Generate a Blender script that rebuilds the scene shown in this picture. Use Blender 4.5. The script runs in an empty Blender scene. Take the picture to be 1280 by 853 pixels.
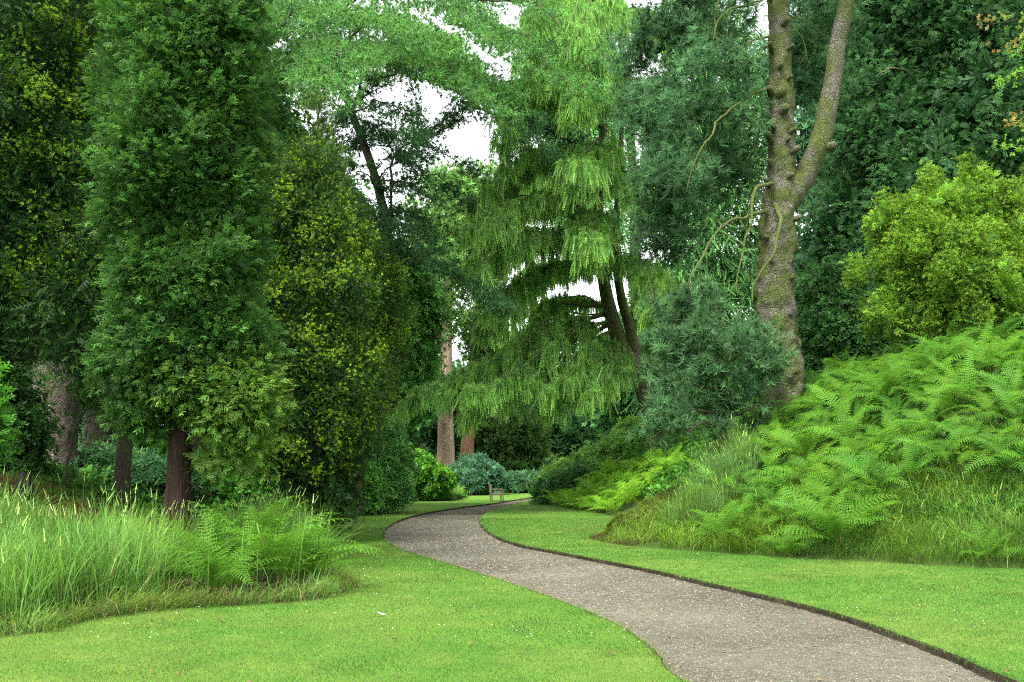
import bpy, math, random
import numpy as np
from mathutils import Vector, geometry

random.seed(11)
rng = np.random.default_rng(11)
SC = bpy.context.scene
COL = SC.collection
R = math.radians
CAM_Z = 1.6
F = 1200.0            # focal length in photograph pixels (1280 wide)
TH = math.atan(165.5 / 1200.0)
CT, ST = math.cos(TH), math.sin(TH)

# ------------------------------------------------------------------ helpers
def ray(px, py):
    u = (px - 640.0) / F
    v = (426.5 - py) / F
    return np.array([u, CT - v * ST, ST + v * CT])

def W(px, py, Y):
    """world point at depth Y (metres ahead) seen at a given place of the photograph"""
    d = ray(px, py)
    t = Y / d[1]
    return np.array([d[0] * t, Y, CAM_Z + d[2] * t])

def G(px, py, z=0.0):
    d = ray(px, py)
    t = (z - CAM_Z) / d[2]
    return np.array([d[0] * t, d[1] * t, z])

def norm(a):
    a = np.asarray(a, float)
    return a / np.maximum(np.linalg.norm(a, axis=-1, keepdims=True), 1e-9)

def _hash(ix, iy, iz):
    h = (ix.astype(np.int64) * 374761393 + iy.astype(np.int64) * 668265263 + iz.astype(np.int64) * 2147483647)
    h = (h ^ (h >> 13)) * 1274126177
    h = h ^ (h >> 16)
    return (h & 0xFFFF) / 65535.0

def vnoise(P, f=1.0):
    """smooth value noise in 0..1 at points P (n,3)"""
    P = np.asarray(P, float) * f + 131.7
    i = np.floor(P).astype(np.int64)
    t = P - i
    t = t * t * (3 - 2 * t)
    out = 0
    for dx in (0, 1):
        for dy in (0, 1):
            for dz in (0, 1):
                w = (t[:, 0] if dx else 1 - t[:, 0]) * (t[:, 1] if dy else 1 - t[:, 1]) * (t[:, 2] if dz else 1 - t[:, 2])
                out = out + w * _hash(i[:, 0] + dx, i[:, 1] + dy, i[:, 2] + dz)
    return out

def fbm(P, f=1.0, o=3):
    s = 0; a = 0.5; tot = 0
    for k in range(o):
        s = s + a * vnoise(P, f * 2 ** k); tot += a; a *= 0.5
    return s / tot

def spline(pts, n):
    """Catmull-Rom through pts, n samples"""
    p = np.asarray(pts, float)
    if len(p) == 2:
        t = np.linspace(0, 1, n)[:, None]
        return p[0] * (1 - t) + p[1] * t
    q = np.vstack([2 * p[0] - p[1], p, 2 * p[-1] - p[-2]])
    m = len(p) - 1
    u = np.linspace(0, m - 1e-6, n)
    k = u.astype(int); t = (u - k)[:, None]
    a, b, c, d = q[k], q[k + 1], q[k + 2], q[k + 3]
    return 0.5 * (2 * b + (c - a) * t + (2 * a - 5 * b + 4 * c - d) * t ** 2 + (3 * b - a - 3 * c + d) * t ** 3)

def np_mesh(name, V, Fc, mat=None, C=None, parent=None, smooth=False):
    V = np.ascontiguousarray(V, dtype=np.float32); Fc = np.ascontiguousarray(Fc, dtype=np.int32)
    me = bpy.data.meshes.new(name)
    n, (m, k) = len(V), Fc.shape
    me.vertices.add(n); me.vertices.foreach_set('co', V.ravel())
    me.loops.add(m * k); me.loops.foreach_set('vertex_index', Fc.ravel())
    me.polygons.add(m); me.polygons.foreach_set('loop_start', np.arange(0, m * k, k, dtype=np.int32))
    if smooth:
        me.polygons.foreach_set('use_smooth', np.ones(m, dtype=bool))
    me.update(calc_edges=True)
    if C is not None:
        at = me.attributes.new('tint', 'FLOAT_COLOR', 'POINT')
        c4 = np.ones((n, 4), np.float32); c4[:, :3] = C
        at.data.foreach_set('color', c4.ravel())
    if mat: me.materials.append(mat)
    o = bpy.data.objects.new(name, me)
    COL.objects.link(o)
    if parent: o.parent = parent
    return o

def tag(o, label=None, cat=None, group=None, kind=None):
    if label: o['label'] = label
    if cat: o['category'] = cat
    if group: o['group'] = group
    if kind: o['kind'] = kind
    return o

def thing(name, label, cat, loc=(0, 0, 0), group=None):
    o = bpy.data.objects.new(name, None)
    o.empty_display_size = 0.2
    COL.objects.link(o); o.location = tuple(float(v) for v in loc)
    return tag(o, label, cat, group)

class Part:
    """collects triangles (world space) of ONE part; build() links it under its thing"""
    def __init__(s): s.V = []; s.F = []; s.C = []; s.n = 0
    def add(s, V, Fc, C):
        if len(V) == 0: return
        Fc = np.asarray(Fc)
        if Fc.shape[1] == 4:
            Fc = np.vstack([Fc[:, [0, 1, 2]], Fc[:, [0, 2, 3]]])
        s.V.append(V); s.F.append(Fc + s.n); s.n += len(V)
        C = np.asarray(C, float)
        s.C.append(np.broadcast_to(C, (len(V), 3)))
    def build(s, name, mat, parent=None, smooth=False):
        V = np.vstack(s.V)
        if parent is not None: V = V - np.array(parent.location)
        return np_mesh(name, V, np.vstack(s.F), mat, np.vstack(s.C), parent, smooth)

def tube(pts, rad, sides=10, rough=0.0, rf=3.0, flute=0.0, cap=True, seed=0.0):
    P = np.asarray(pts, float); n = len(P)
    rad = np.broadcast_to(np.asarray(rad, float), (n,))
    T = norm(np.gradient(P, axis=0))
    ref = np.array([0.31, 0.95, 0.05]) if abs(T[0, 2]) > 0.7 else np.array([0, 0, 1.0])
    U = norm(np.cross(T, ref)); Wv = np.cross(T, U)
    a = np.linspace(0, 2 * math.pi, sides, endpoint=False)
    ring = np.cos(a)[None, :, None] * U[:, None] + np.sin(a)[None, :, None] * Wv[:, None]
    rr = np.broadcast_to(rad[:, None], (n, sides)).copy()
    if rough:
        q = (P[:, None] + ring * rad[:, None, None]).reshape(-1, 3) + seed
        rr *= 1 + rough * (2 * fbm(q, rf, 3).reshape(n, sides) - 1)
    if flute:
        rr *= 1 + flute * np.cos(a * 5 + seed)[None, :]
    V = (P[:, None] + ring * rr[..., None]).reshape(-1, 3)
    i = np.arange(n - 1)[:, None] * sides; j = np.arange(sides)[None, :]; j2 = (j + 1) % sides
    Fq = np.stack([i + j, i + j2, i + sides + j2, i + sides + j], -1).reshape(-1, 4)
    Ft = np.vstack([Fq[:, [0, 1, 2]], Fq[:, [0, 2, 3]]])
    if cap:
        V = np.vstack([V, P[-1] + T[-1] * rad[-1] * 0.6])
        k = (n - 1) * sides
        Ft = np.vstack([Ft, np.stack([k + np.arange(sides), k + (np.arange(sides) + 1) % sides, np.full(sides, n * sides)], 1)])
    return V, Ft

# ------------------------------------------------------------------ materials
def new_mat(name):
    m = bpy.data.materials.new(name); m.use_nodes = True
    nt = m.node_tree; nt.nodes.clear()
    return m, nt, nt.nodes.new, nt.links.new

def leaf_mat(name, rough=0.5, trans=0.42, spec=0.16):
    m, nt, N, L = new_mat(name)
    out = N('ShaderNodeOutputMaterial'); b = N('ShaderNodeBsdfPrincipled'); t = N('ShaderNodeBsdfTranslucent')
    mx = N('ShaderNodeMixShader'); at = N('ShaderNodeAttribute'); at.attribute_name = 'tint'
    nz = N('ShaderNodeTexNoise'); nz.inputs['Scale'].default_value = 3.0; nz.inputs['Detail'].default_value = 3
    geo = N('ShaderNodeNewGeometry'); L(geo.outputs['Position'], nz.inputs['Vector'])
    hs = N('ShaderNodeHueSaturation')
    mr = N('ShaderNodeMapRange'); mr.inputs['To Min'].default_value = 0.72; mr.inputs['To Max'].default_value = 1.28
    L(nz.outputs['Fac'], mr.inputs['Value']); L(mr.outputs['Result'], hs.inputs['Value'])
    L(at.outputs['Color'], hs.inputs['Color'])
    b.inputs['Roughness'].default_value = rough; b.inputs['Specular IOR Level'].default_value = spec
    L(hs.outputs['Color'], b.inputs['Base Color'])
    h2 = N('ShaderNodeHueSaturation'); h2.inputs['Hue'].default_value = 0.495; h2.inputs['Value'].default_value = 1.3
    L(hs.outputs['Color'], h2.inputs['Color']); L(h2.outputs['Color'], t.inputs['Color'])
    mx.inputs['Fac'].default_value = trans
    L(b.outputs[0], mx.inputs[1]); L(t.outputs[0], mx.inputs[2]); L(mx.outputs[0], out.inputs['Surface'])
    return m

def bark_mat(name, c1, c2, moss=None, moss_amt=0.4, scale=6.0, stretch=0.35, bump=0.6):
    m, nt, N, L = new_mat(name)
    out = N('ShaderNodeOutputMaterial'); b = N('ShaderNodeBsdfPrincipled')
    geo = N('ShaderNodeNewGeometry'); mp = N('ShaderNodeMapping'); mp.inputs['Scale'].default_value = (1, 1, stretch)
    L(geo.outputs['Position'], mp.inputs['Vector'])
    nz = N('ShaderNodeTexNoise'); nz.inputs['Scale'].default_value = scale; nz.inputs['Detail'].default_value = 8; nz.inputs['Roughness'].default_value = 0.7
    vo = N('ShaderNodeTexVoronoi'); vo.inputs['Scale'].default_value = scale * 2.2; vo.feature = 'DISTANCE_TO_EDGE'
    L(mp.outputs[0], nz.inputs['Vector'])
    wn = N('ShaderNodeTexNoise'); wn.inputs['Scale'].default_value = scale * .7; wn.inputs['Detail'].default_value = 5; L(mp.outputs[0], wn.inputs['Vector'])
    wa = N('ShaderNodeVectorMath'); wa.operation = 'MULTIPLY_ADD'; wa.inputs[1].default_value = (.22, .22, .22)
    L(wn.outputs['Color'], wa.inputs[0]); L(mp.outputs[0], wa.inputs[2]); L(wa.outputs[0], vo.inputs['Vector'])
    rp = N('ShaderNodeValToRGB'); rp.color_ramp.elements[0].position = 0.3; rp.color_ramp.elements[1].position = 0.72
    rp.color_ramp.elements[0].color = (*c1, 1); rp.color_ramp.elements[1].color = (*c2, 1)
    L(nz.outputs['Fac'], rp.inputs['Fac'])
    col = rp.outputs['Color']
    cr = N('ShaderNodeMapRange'); cr.inputs['From Max'].default_value = 0.2; cr.inputs['To Min'].default_value = 0.55
    L(vo.outputs['Distance'], cr.inputs['Value'])
    ml = N('ShaderNodeMix'); ml.data_type = 'RGBA'; ml.blend_type = 'MULTIPLY'; ml.inputs['Factor'].default_value = 0.8
    L(col, ml.inputs[6]); L(cr.outputs[0], ml.inputs[7]); col = ml.outputs[2]
    if moss:
        n2 = N('ShaderNodeTexNoise'); n2.inputs['Scale'].default_value = 1.6; n2.inputs['Detail'].default_value = 7; n2.inputs['Roughness'].default_value = 0.65
        L(geo.outputs['Position'], n2.inputs['Vector'])
        mr = N('ShaderNodeMapRange'); mr.inputs['From Min'].default_value = 0.62 - moss_amt * 0.4; mr.inputs['From Max'].default_value = 0.78 - moss_amt * 0.4
        L(n2.outputs['Fac'], mr.inputs['Value'])
        mm = N('ShaderNodeMix'); mm.data_type = 'RGBA'
        L(mr.outputs[0], mm.inputs['Factor']); L(col, mm.inputs[6]); mm.inputs[7].default_value = (*moss, 1); col = mm.outputs[2]
    L(col, b.inputs['Base Color']); b.inputs['Roughness'].default_value = 0.9; b.inputs['Specular IOR Level'].default_value = 0.15
    ad = N('ShaderNodeMath'); ad.operation = 'ADD'; L(nz.outputs['Fac'], ad.inputs[0]); L(cr.outputs[0], ad.inputs[1])
    bp = N('ShaderNodeBump'); bp.inputs['Strength'].default_value = bump; bp.inputs['Distance'].default_value = 0.08
    L(ad.outputs[0], bp.inputs['Height']); L(bp.outputs[0], b.inputs['Normal'])
    L(b.outputs[0], out.inputs['Surface'])
    return m

def ground_mat(name, stops, scales=((0.25, 3), (3.0, 5), (40.0, 4)), bump=0.4, bscale=60.0, bdist=0.03, rough=0.95):
    """colour ramp over a sum of three noises, with a bumpy surface"""
    m, nt, N, L = new_mat(name)
    out = N('ShaderNodeOutputMaterial'); b = N('ShaderNodeBsdfPrincipled'); geo = N('ShaderNodeNewGeometry')
    acc = None
    for (s, d), w in zip(scales, (0.4, 0.3, 0.3)):
        nz = N('ShaderNodeTexNoise'); nz.inputs['Scale'].default_value = s; nz.inputs['Detail'].default_value = d
        L(geo.outputs['Position'], nz.inputs['Vector'])
        mu = N('ShaderNodeMath'); mu.operation = 'MULTIPLY_ADD'; mu.inputs[1].default_value = w
        L(nz.outputs['Fac'], mu.inputs[0])
        if acc is not None: L(acc, mu.inputs[2])
        else: mu.inputs[2].default_value = 0
        acc = mu.outputs[0]
    rp = N('ShaderNodeValToRGB'); cr = rp.color_ramp
    cr.elements[0].position = stops[0][0]; cr.elements[0].color = (*stops[0][1], 1)
    cr.elements[1].position = stops[-1][0]; cr.elements[1].color = (*stops[-1][1], 1)
    for p, c in stops[1:-1]:
        e = cr.elements.new(p); e.color = (*c, 1)
    L(acc, rp.inputs['Fac']); L(rp.outputs['Color'], b.inputs['Base Color'])
    b.inputs['Roughness'].default_value = rough; b.inputs['Specular IOR Level'].default_value = 0.1
    n3 = N('ShaderNodeTexNoise'); n3.inputs['Scale'].default_value = bscale; n3.inputs['Detail'].default_value = 4
    L(geo.outputs['Position'], n3.inputs['Vector'])
    bp = N('ShaderNodeBump'); bp.inputs['Strength'].default_value = bump; bp.inputs['Distance'].default_value = bdist
    L(n3.outputs['Fac'], bp.inputs['Height']); L(bp.outputs[0], b.inputs['Normal'])
    L(b.outputs[0], out.inputs['Surface'])
    return m

def tint_mat(name, rough=0.9, spec=0.15):
    m, nt, N, L = new_mat(name)
    out = N('ShaderNodeOutputMaterial'); b = N('ShaderNodeBsdfPrincipled'); at = N('ShaderNodeAttribute'); at.attribute_name = 'tint'
    geo = N('ShaderNodeNewGeometry'); nz = N('ShaderNodeTexNoise'); nz.inputs['Scale'].default_value = 30; L(geo.outputs['Position'], nz.inputs['Vector'])
    hs = N('ShaderNodeHueSaturation'); mr = N('ShaderNodeMapRange'); mr.inputs['To Min'].default_value = 0.7; mr.inputs['To Max'].default_value = 1.3
    L(nz.outputs['Fac'], mr.inputs['Value']); L(mr.outputs[0], hs.inputs['Value']); L(at.outputs['Color'], hs.inputs['Color'])
    L(hs.outputs['Color'], b.inputs['Base Color']); b.inputs['Roughness'].default_value = rough; b.inputs['Specular IOR Level'].default_value = spec
    L(b.outputs[0], out.inputs['Surface'])
    return m

# ------------------------------------------------------------------ foliage templates: verts, tris, tip parameter (0 base .. 1 tip)
def tri_list(rows):
    V, Fc, T = [], [], []
    for tri, t in rows:
        k = len(V); V += tri; Fc.append((k, k + 1, k + 2)); T += t
    return np.array(V, float), np.array(Fc), np.array(T, float)

def t_yew(seed, pairs=7, nl=0.34, w=0.11, droop=0.1):
    r = random.Random(seed); rows = []
    for i in range(pairs):
        s = (i + 0.4) / pairs
        l = nl * (0.55 + 0.45 * math.sin(math.pi * min(1, s * 0.8 + 0.25)))
        z = -droop * s * s
        for sd in (-1, 1):
            a = R(58 - 18 * s + r.uniform(-8, 8))
            tip = (s + l * math.cos(a), sd * l * math.sin(a), z + r.uniform(0.0, 0.12))
            rows.append(([(s - w / 2, 0, z), (s + w / 2, 0, z), tip], [s, s, min(1, s + 0.1)]))
    rows.append(([(0.9, -w / 2, -droop), (0.9, w / 2, -droop), (1.15, 0, -droop)], [1, 1, 1]))
    return tri_list(rows)

def t_fan(seed, pairs=4, w=0.06):
    r = random.Random(seed); rows = []
    def finger(x, y, z, a, l, ww, t0, t1, dz):
        dx, dy = math.cos(a), math.sin(a); px, py = -dy * ww, dx * ww
        mid = (x + dx * l * 0.6, y + dy * l * 0.6, z + dz * 0.4); tip = (x + dx * l, y + dy * l, z + dz)
        rows.append(([(x, y, z), (mid[0] + px, mid[1] + py, mid[2]), tip], [t0, (t0 + t1) / 2, t1]))
        rows.append(([(x, y, z), tip, (mid[0] - px, mid[1] - py, mid[2])], [t0, t1, (t0 + t1) / 2]))
    finger(0, 0, 0, r.uniform(-.1, .1), 1.0, w, 0, 1, r.uniform(-.2, .05))
    for i in range(pairs):
        s = 0.12 + 0.62 * i / max(1, pairs - 1)
        for sd in (-1, 1):
            l = (0.62 - 0.38 * s) * r.uniform(0.8, 1.2)
            finger(s, 0, -0.08 * s, sd * R(r.uniform(32, 50)), l, w * r.uniform(.8, 1.2), s * 0.7, min(1, s * 0.5 + 0.6), r.uniform(-.2, .06))
    return tri_list(rows)

def t_tuft(seed, k=18, spread=78, w=0.042, l0=0.65):
    r = random.Random(seed); rows = []
    for i in range(k):
        a = R(spread) * math.sqrt(r.random()); ph = r.uniform(0, 6.283)
        l = r.uniform(l0, 1.0)
        d = Vector((math.cos(a), math.sin(a) * math.cos(ph), math.sin(a) * math.sin(ph)))
        s = d.cross(Vector((r.uniform(-1, 1), r.uniform(-1, 1), r.uniform(-1, 1)))).normalized() * w
        o = Vector((r.uniform(0, .25), 0, 0))
        rows.append(([tuple(o + s), tuple(o - s), tuple(o + d * l)], [0, 0, 1]))
    return tri_list(rows)

def t_strand(seed, pairs=9, w=0.065):
    """a hanging twig with short needles, length 1 along +X"""
    r = random.Random(seed); rows = []
    y = 0.0
    for i in range(pairs):
        s = i / pairs; s2 = (i + 1.25) / pairs
        ww = w * (1 - 0.6 * s) * r.uniform(.8, 1.2)
        for sd in (-1, 1):
            rows.append(([(s, y, 0), (s2, y, 0), (s + 1.1 / pairs, y + sd * ww, r.uniform(-.5, .5) * ww)], [s, min(1, s2), min(1, s + .1)]))
    return tri_list(rows)

def t_leaves(seed, k=7, l=0.62, w=0.2, spread=80):
    r = random.Random(seed); rows = []
    for i in range(k):
        a = R(spread) * math.sqrt((i + .5) / k); ph = i * 2.4 + r.uniform(-.4, .4)
        d = Vector((math.cos(a), math.sin(a) * math.cos(ph), math.sin(a) * math.sin(ph)))
        s = d.cross(Vector((1, .01, .02))).normalized() * w * r.uniform(.8, 1.15)
        u = d.cross(s).normalized() * w * 0.3
        o = d * 0.12 + Vector((.25 * r.random(), 0, 0)); ll = l * r.uniform(.75, 1.15)
        m1 = o + d * ll * 0.5 + s + u; m2 = o + d * ll * 0.5 - s + u; tp = o + d * ll
        rows.append(([tuple(o), tuple(m1), tuple(tp)], [0, .5, 1])); rows.append(([tuple(o), tuple(tp), tuple(m2)], [0, 1, .5]))
    return tri_list(rows)

LEAF_GAIN = np.array([1.05, 1.25, 0.80])
TPL = {
    'yew': [t_yew(i) for i in range(4)],
    'yewc': [t_yew(i + 9, pairs=5, w=0.14, nl=0.34) for i in range(3)],
    'fan': [t_fan(i, pairs=3, w=0.07) for i in range(5)],
    'fanc': [t_fan(i + 20, pairs=3, w=0.1) for i in range(4)],
    'tuft': [t_tuft(i) for i in range(4)],
    'tuftc': [t_tuft(i + 5, k=10, spread=85, w=0.08) for i in range(4)],
    'strand': [t_strand(i) for i in range(4)],
    'leaf': [t_leaves(i) for i in range(5)],
    'leafn': [t_leaves(i + 7, k=8, l=0.8, w=0.11, spread=85) for i in range(4)],
    'tip': [t_tuft(i + 40, k=9, spread=70, w=0.11, l0=0.6) for i in range(4)],
    'leafc': [t_leaves(i + 30, k=5, l=0.75, w=0.3, spread=85) for i in range(4)],
}

def place(part, kind, P, D, N, S, base, tip, tipm=None, var=0.25, hue=0.06, squash=1.0):
    """stamp spray templates: positions P, axis D, normal N, size S; colours from base (old growth) to tip (new growth)"""
    n = len(P)
    if n == 0: return
    D = norm(D); N = np.asarray(N, float) + rng.normal(0, 1e-3, (n, 3))
    Y = norm(np.cross(N, D)); Z = np.cross(D, Y)
    S = np.broadcast_to(np.asarray(S, float), (n,))
    base = np.broadcast_to(np.asarray(base, float), (n, 3)); tip = np.broadcast_to(np.asarray(tip, float), (n, 3))
    tipm = np.ones(n) if tipm is None else tipm
    br = np.exp(rng.normal(0, var, n))[:, None]
    hu = 1 + rng.normal(0, 1, (n, 1)) * hue * np.array([[1.0, 0.1, -0.8]])
    tl = TPL[kind]; which = rng.integers(0, len(tl), n)
    for k, (tv, tf, tt) in enumerate(tl):
        q = np.where(which == k)[0]
        if len(q) == 0: continue
        s = S[q][:, None, None]
        V = P[q][:, None] + s * (tv[None, :, 0, None] * D[q][:, None] + tv[None, :, 1, None] * squash * Y[q][:, None] + tv[None, :, 2, None] * Z[q][:, None])
        f = (tf[None] + (np.arange(len(q)) * len(tv))[:, None, None]).reshape(-1, 3)
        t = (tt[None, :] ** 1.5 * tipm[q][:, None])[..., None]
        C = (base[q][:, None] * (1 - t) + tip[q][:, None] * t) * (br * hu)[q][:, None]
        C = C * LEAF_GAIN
        part.add(V.reshape(-1, 3), f, np.clip(C.reshape(-1, 3), 0.002, 0.9))

def B(px, py, Y, rx, rz, ry=None, dy=0.0):
    """ellipsoid of a crown: centre and half sizes read off the photograph, at depth Y"""
    c = W(px, py, Y + dy); k = Y / F
    return (c[0], c[1], c[2], rx * k, (ry if ry is not None else max(rx, rz * 0.6) * k), rz * k)

def sample_blobs(blobs, n, lo=0.75, hi=1.05, amp=0.3, nf=1.0, cull=0.65, inside=0.7):
    Bm = np.array(blobs, float)
    w = Bm[:, 3] * Bm[:, 5] + Bm[:, 4] * Bm[:, 5]; w /= w.sum()
    n2 = int(n * 1.9)
    idx = rng.choice(len(Bm), n2, p=w)
    d = norm(rng.normal(0, 1, (n2, 3)))
    r = rng.uniform(lo, hi, n2)
    c = Bm[idx, :3]; rad = Bm[idx, 3:]
    r = r * (1 + amp * (2 * fbm(c + d * rad, nf, 2) - 1))
    P = c + d * rad * r[:, None]
    nrm = norm(d / rad)
    keep = np.ones(n2, bool)
    for k in range(len(Bm)):
        q = (((P - Bm[k, :3]) / Bm[k, 3:]) ** 2).sum(1)
        keep &= ~((q < inside ** 2) & (idx != k))
    toc = norm(np.array([0, 0, CAM_Z]) - P)
    back = (nrm * toc).sum(1) < -0.25
    keep &= ~(back & (rng.random(n2) < cull))
    q = np.where(keep)[0][:n]
    return P[q], nrm[q]

def lumps(blobs, n, r, lo=.62, hi=.95, flat=.85):
    """break a few big ellipsoids up into many small clumps with gaps between them"""
    P, nr = sample_blobs(blobs, n, lo, hi, .25, .8, .45)
    q = rng.uniform(.65, 1.35, len(P)) * r
    return [(a[0], a[1], a[2], k, k, k * flat) for a, k in zip(P, q)]

def crown(part, blobs, n, per, kind, size, base, tip, ori=(0.8, 0.3, 0.5), sig=0.15, lo=0.75, hi=1.05, amp=0.3, nf=1.0,
          tipp=0.6, var=0.22, cvar=0.2, fill=0.25, fkind=None, cull=0.65, nz=0.8, hue=0.06, fsize=1.6, squash=1.0):
    """crown of many small sprays gathered in clumps over a set of ellipsoids"""
    P, nr = sample_blobs(blobs, n, lo, hi, amp, nf, cull)
    m = len(P)
    O = norm(nr * ori[0] + np.array([0, 0, ori[1]]) + rng.normal(0, 1, (m, 3)) * ori[2] * 0.6)
    cb = np.exp(rng.normal(0, cvar, m))
    ct = np.clip(rng.normal(tipp, 0.3, m), 0, 1)
    ii = np.repeat(np.arange(m), per)
    k = len(ii)
    off = rng.normal(0, 1, (k, 3)) * sig
    PP = P[ii] + off + O[ii] * rng.uniform(-0.5, 1.0, (k, 1)) * sig * 1.5
    DD = norm(O[ii] + norm(off) * 0.45 + rng.normal(0, 1, (k, 3)) * ori[2] * 0.55)
    NN = np.array([0, 0, 1.0]) * nz + rng.normal(0, 0.5, (k, 3)) + nr[ii] * 0.4
    SS = size * rng.uniform(0.65, 1.25, k)
    tm = np.clip(ct[ii] + rng.normal(0, 0.2, k), 0, 1)
    place(part, kind, PP, DD, NN, SS, np.asarray(base) * cb[ii][:, None], np.asarray(tip) * cb[ii][:, None] ** 0.5, tm, var, hue, squash)
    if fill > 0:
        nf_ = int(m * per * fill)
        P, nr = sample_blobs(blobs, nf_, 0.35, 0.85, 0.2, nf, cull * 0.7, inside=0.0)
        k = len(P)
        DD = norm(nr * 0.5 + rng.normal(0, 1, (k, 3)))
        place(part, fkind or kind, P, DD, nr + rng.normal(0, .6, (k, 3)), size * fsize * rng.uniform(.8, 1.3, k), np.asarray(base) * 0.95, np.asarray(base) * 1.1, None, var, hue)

def bough_twigs(path, s0, width, n, droop=0.3, taper=0.8, both=True, jit=0.1, flat=1.0, rows=0):
    """points along side shoots of a limb: positions, outward directions, s along limb, u along shoot"""
    L = spline(path, 60)
    T = norm(np.gradient(L, axis=0))
    s = s0 + (1 - s0) * rng.random(n) ** 0.85
    rw = None
    if rows:
        sj = s0 + (1 - s0) * (np.arange(rows) + rng.random(rows)) / rows; rw = rng.integers(0, rows, n); s = sj[rw]
    k = np.clip((s * 59).astype(int), 0, 59)
    side = np.cross(T[k], np.array([0, 0, 1.0])); side = norm(side)
    sg = np.where(rng.random(n) < 0.5, -1, 1)[:, None]
    if rows: sg = np.where(np.arange(rows) % 2, -1, 1)[rw][:, None]
    wd = width * np.sqrt(np.clip((1 - s) * 1.15 + 0.12, 0, 1)) * np.clip((s - s0) / 0.15 + 0.25, 0, 1)
    u = rng.random(n) ** 0.8
    D = norm(side * sg + T[k] * 0.75)
    if rows: D = norm(D + rng.normal(0, .22, (rows, 3))[rw] * np.array([1, 1, .4])); wd = wd * rng.uniform(.6, 1.25, rows)[rw]
    P = L[k] + D * (u * wd)[:, None] + rng.normal(0, jit, (n, 3))
    P[:, 2] -= droop * (u * wd) ** 1.4
    return P, D, s, u, T[k]

def limb_part(name, pts, r0, r1, mat, parent, sides=7, n=24, rough=0.12, rf=4.0, wig=0.12, twigs=0, twl=0.5):
    L = spline(pts, n)
    Ln = np.linalg.norm(L[-1] - L[0])
    wv = np.sin(np.linspace(0, 1, n) * math.pi)[:, None] ** .5
    L = L + wv * wig * np.c_[fbm(L + 3, 1.1, 3) - .5, fbm(L + 33, 1.1, 3) - .5, fbm(L + 63, 1.1, 3) - .5]
    p = Part(); V, Fc = tube(L, np.linspace(r0, r1, n), sides, rough, rf)
    p.add(V, Fc, (0.2, 0.2, 0.2))
    T = norm(np.gradient(L, axis=0))
    for i in range(twigs):
        k = int(rng.integers(n // 4, n - 1)); f = 1 - .6 * k / n
        d = norm(norm(np.cross(T[k], rng.normal(0, 1, 3))) + T[k] * .7 + np.array([0, 0, rng.uniform(-.6, .2)]))
        l = twl * rng.uniform(.5, 1.2) * f
        q = np.array([L[k], L[k] + d * l * .5 + rng.normal(0, .06 * l, 3), L[k] + d * l + rng.normal(0, .12 * l, 3) - np.array([0, 0, .2 * l])])
        V, Fc = tube(spline(q, 6), np.linspace(max(.006, r1 * .7), .004, 6), 4); p.add(V, Fc, (0.2, 0.2, 0.2))
    return p.build(name, mat, parent, True)

def trunk_part(pts, r, mat, parent, sides=18, n=60, rough=0.08, rf=2.0, flare=0.35, name='trunk', flute=0.0):
    L = spline(pts, n)
    rr = np.interp(np.linspace(0, 1, n), np.linspace(0, 1, len(r)), r)
    rr = rr * (1 + flare * np.exp(-np.linspace(0, 1, n) * 14))
    p = Part(); V, Fc = tube(L, rr, sides, rough, rf, flute)
    p.add(V, Fc, (0.2, 0.2, 0.2))
    return p.build(name, mat, parent, True)
# ------------------------------------------------------------------ layout of the ground
def pix_line(pts): return [tuple(G(x, y)[:2]) for x, y in pts]

PL = pix_line([(843,853),(820,825),(775,790),(720,765),(660,742),(600,722),(540,703),(500,690),(482,679),(479,669),(488,658),(512,648),(548,640),(590,634),(615,631)])
PRt = pix_line([(1250,853),(1200,830),(1130,803),(1060,778),(985,757),(900,737),(820,718),(750,704),(690,692),(650,684),(620,673),(605,662),(600,652),(606,644),(625,636),(650,630)])
def extend(l, y): (x0, y0), (x1, y1) = l[0], l[3]; return (x0 + (x1 - x0) * (y - y0) / (y1 - y0), y)
PL = [extend(PL, -5), extend(PL, 2), extend(PL, 5)] + PL + [(0.1, 57), (1.5, 62), (4, 66.8), (8, 72), (18, 81)]
PRt = [extend(PRt, -5), extend(PRt, 2), extend(PRt, 5)] + PRt + [(1.4, 57), (4, 62.2), (9, 68.3), (20, 77)]
PL = spline(PL, 170); PRt = spline(PRt, 170)
PATH = np.vstack([PL, PRt[::-1]])

BANK_LINE = [(60, 6), (30, 9), (14, 13.2), (10.5, 14.6)] + pix_line([(1280,716),(1180,712),(1080,706),(980,700),(900,695),(830,690),(770,684),(737,676)]) + \
    [(2.25, 24.6), (3.1, 27.5), (3.7, 32), (3.4, 39), (2.7, 43.2), (2.0, 46.5), (1.5, 50), (2.2, 53.5), (3.6, 57.2), (6.5, 61.5), (12, 66.5), (30, 80), (60, 84)]
BANK_LINE = spline(BANK_LINE, 160)
BANK = np.vstack([BANK_LINE, [(60.5, 40)]])

BED_LINE = [(-60, 6), (-20, 8), (-8, 8.5)] + pix_line([(0,803),(60,793),(130,778),(210,768),(300,763),(370,758),(412,750),(424,736)]) + \
    [(-2.75, 15.0), (-3.9, 18.5), (-5.4, 24), (-6.6, 30), (-7.1, 36), (-7.0, 40), (-6.6, 43.5), (-7.6, 49), (-6.6, 53.5), (-3.6, 56.0), (-3.0, 60), (-2.4, 66), (0, 74), (6, 86), (20, 100), (60, 118)]
BED_LINE = spline(BED_LINE, 170)
BED = np.vstack([BED_LINE, [(60, 135), (-60.5, 135)]])

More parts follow.
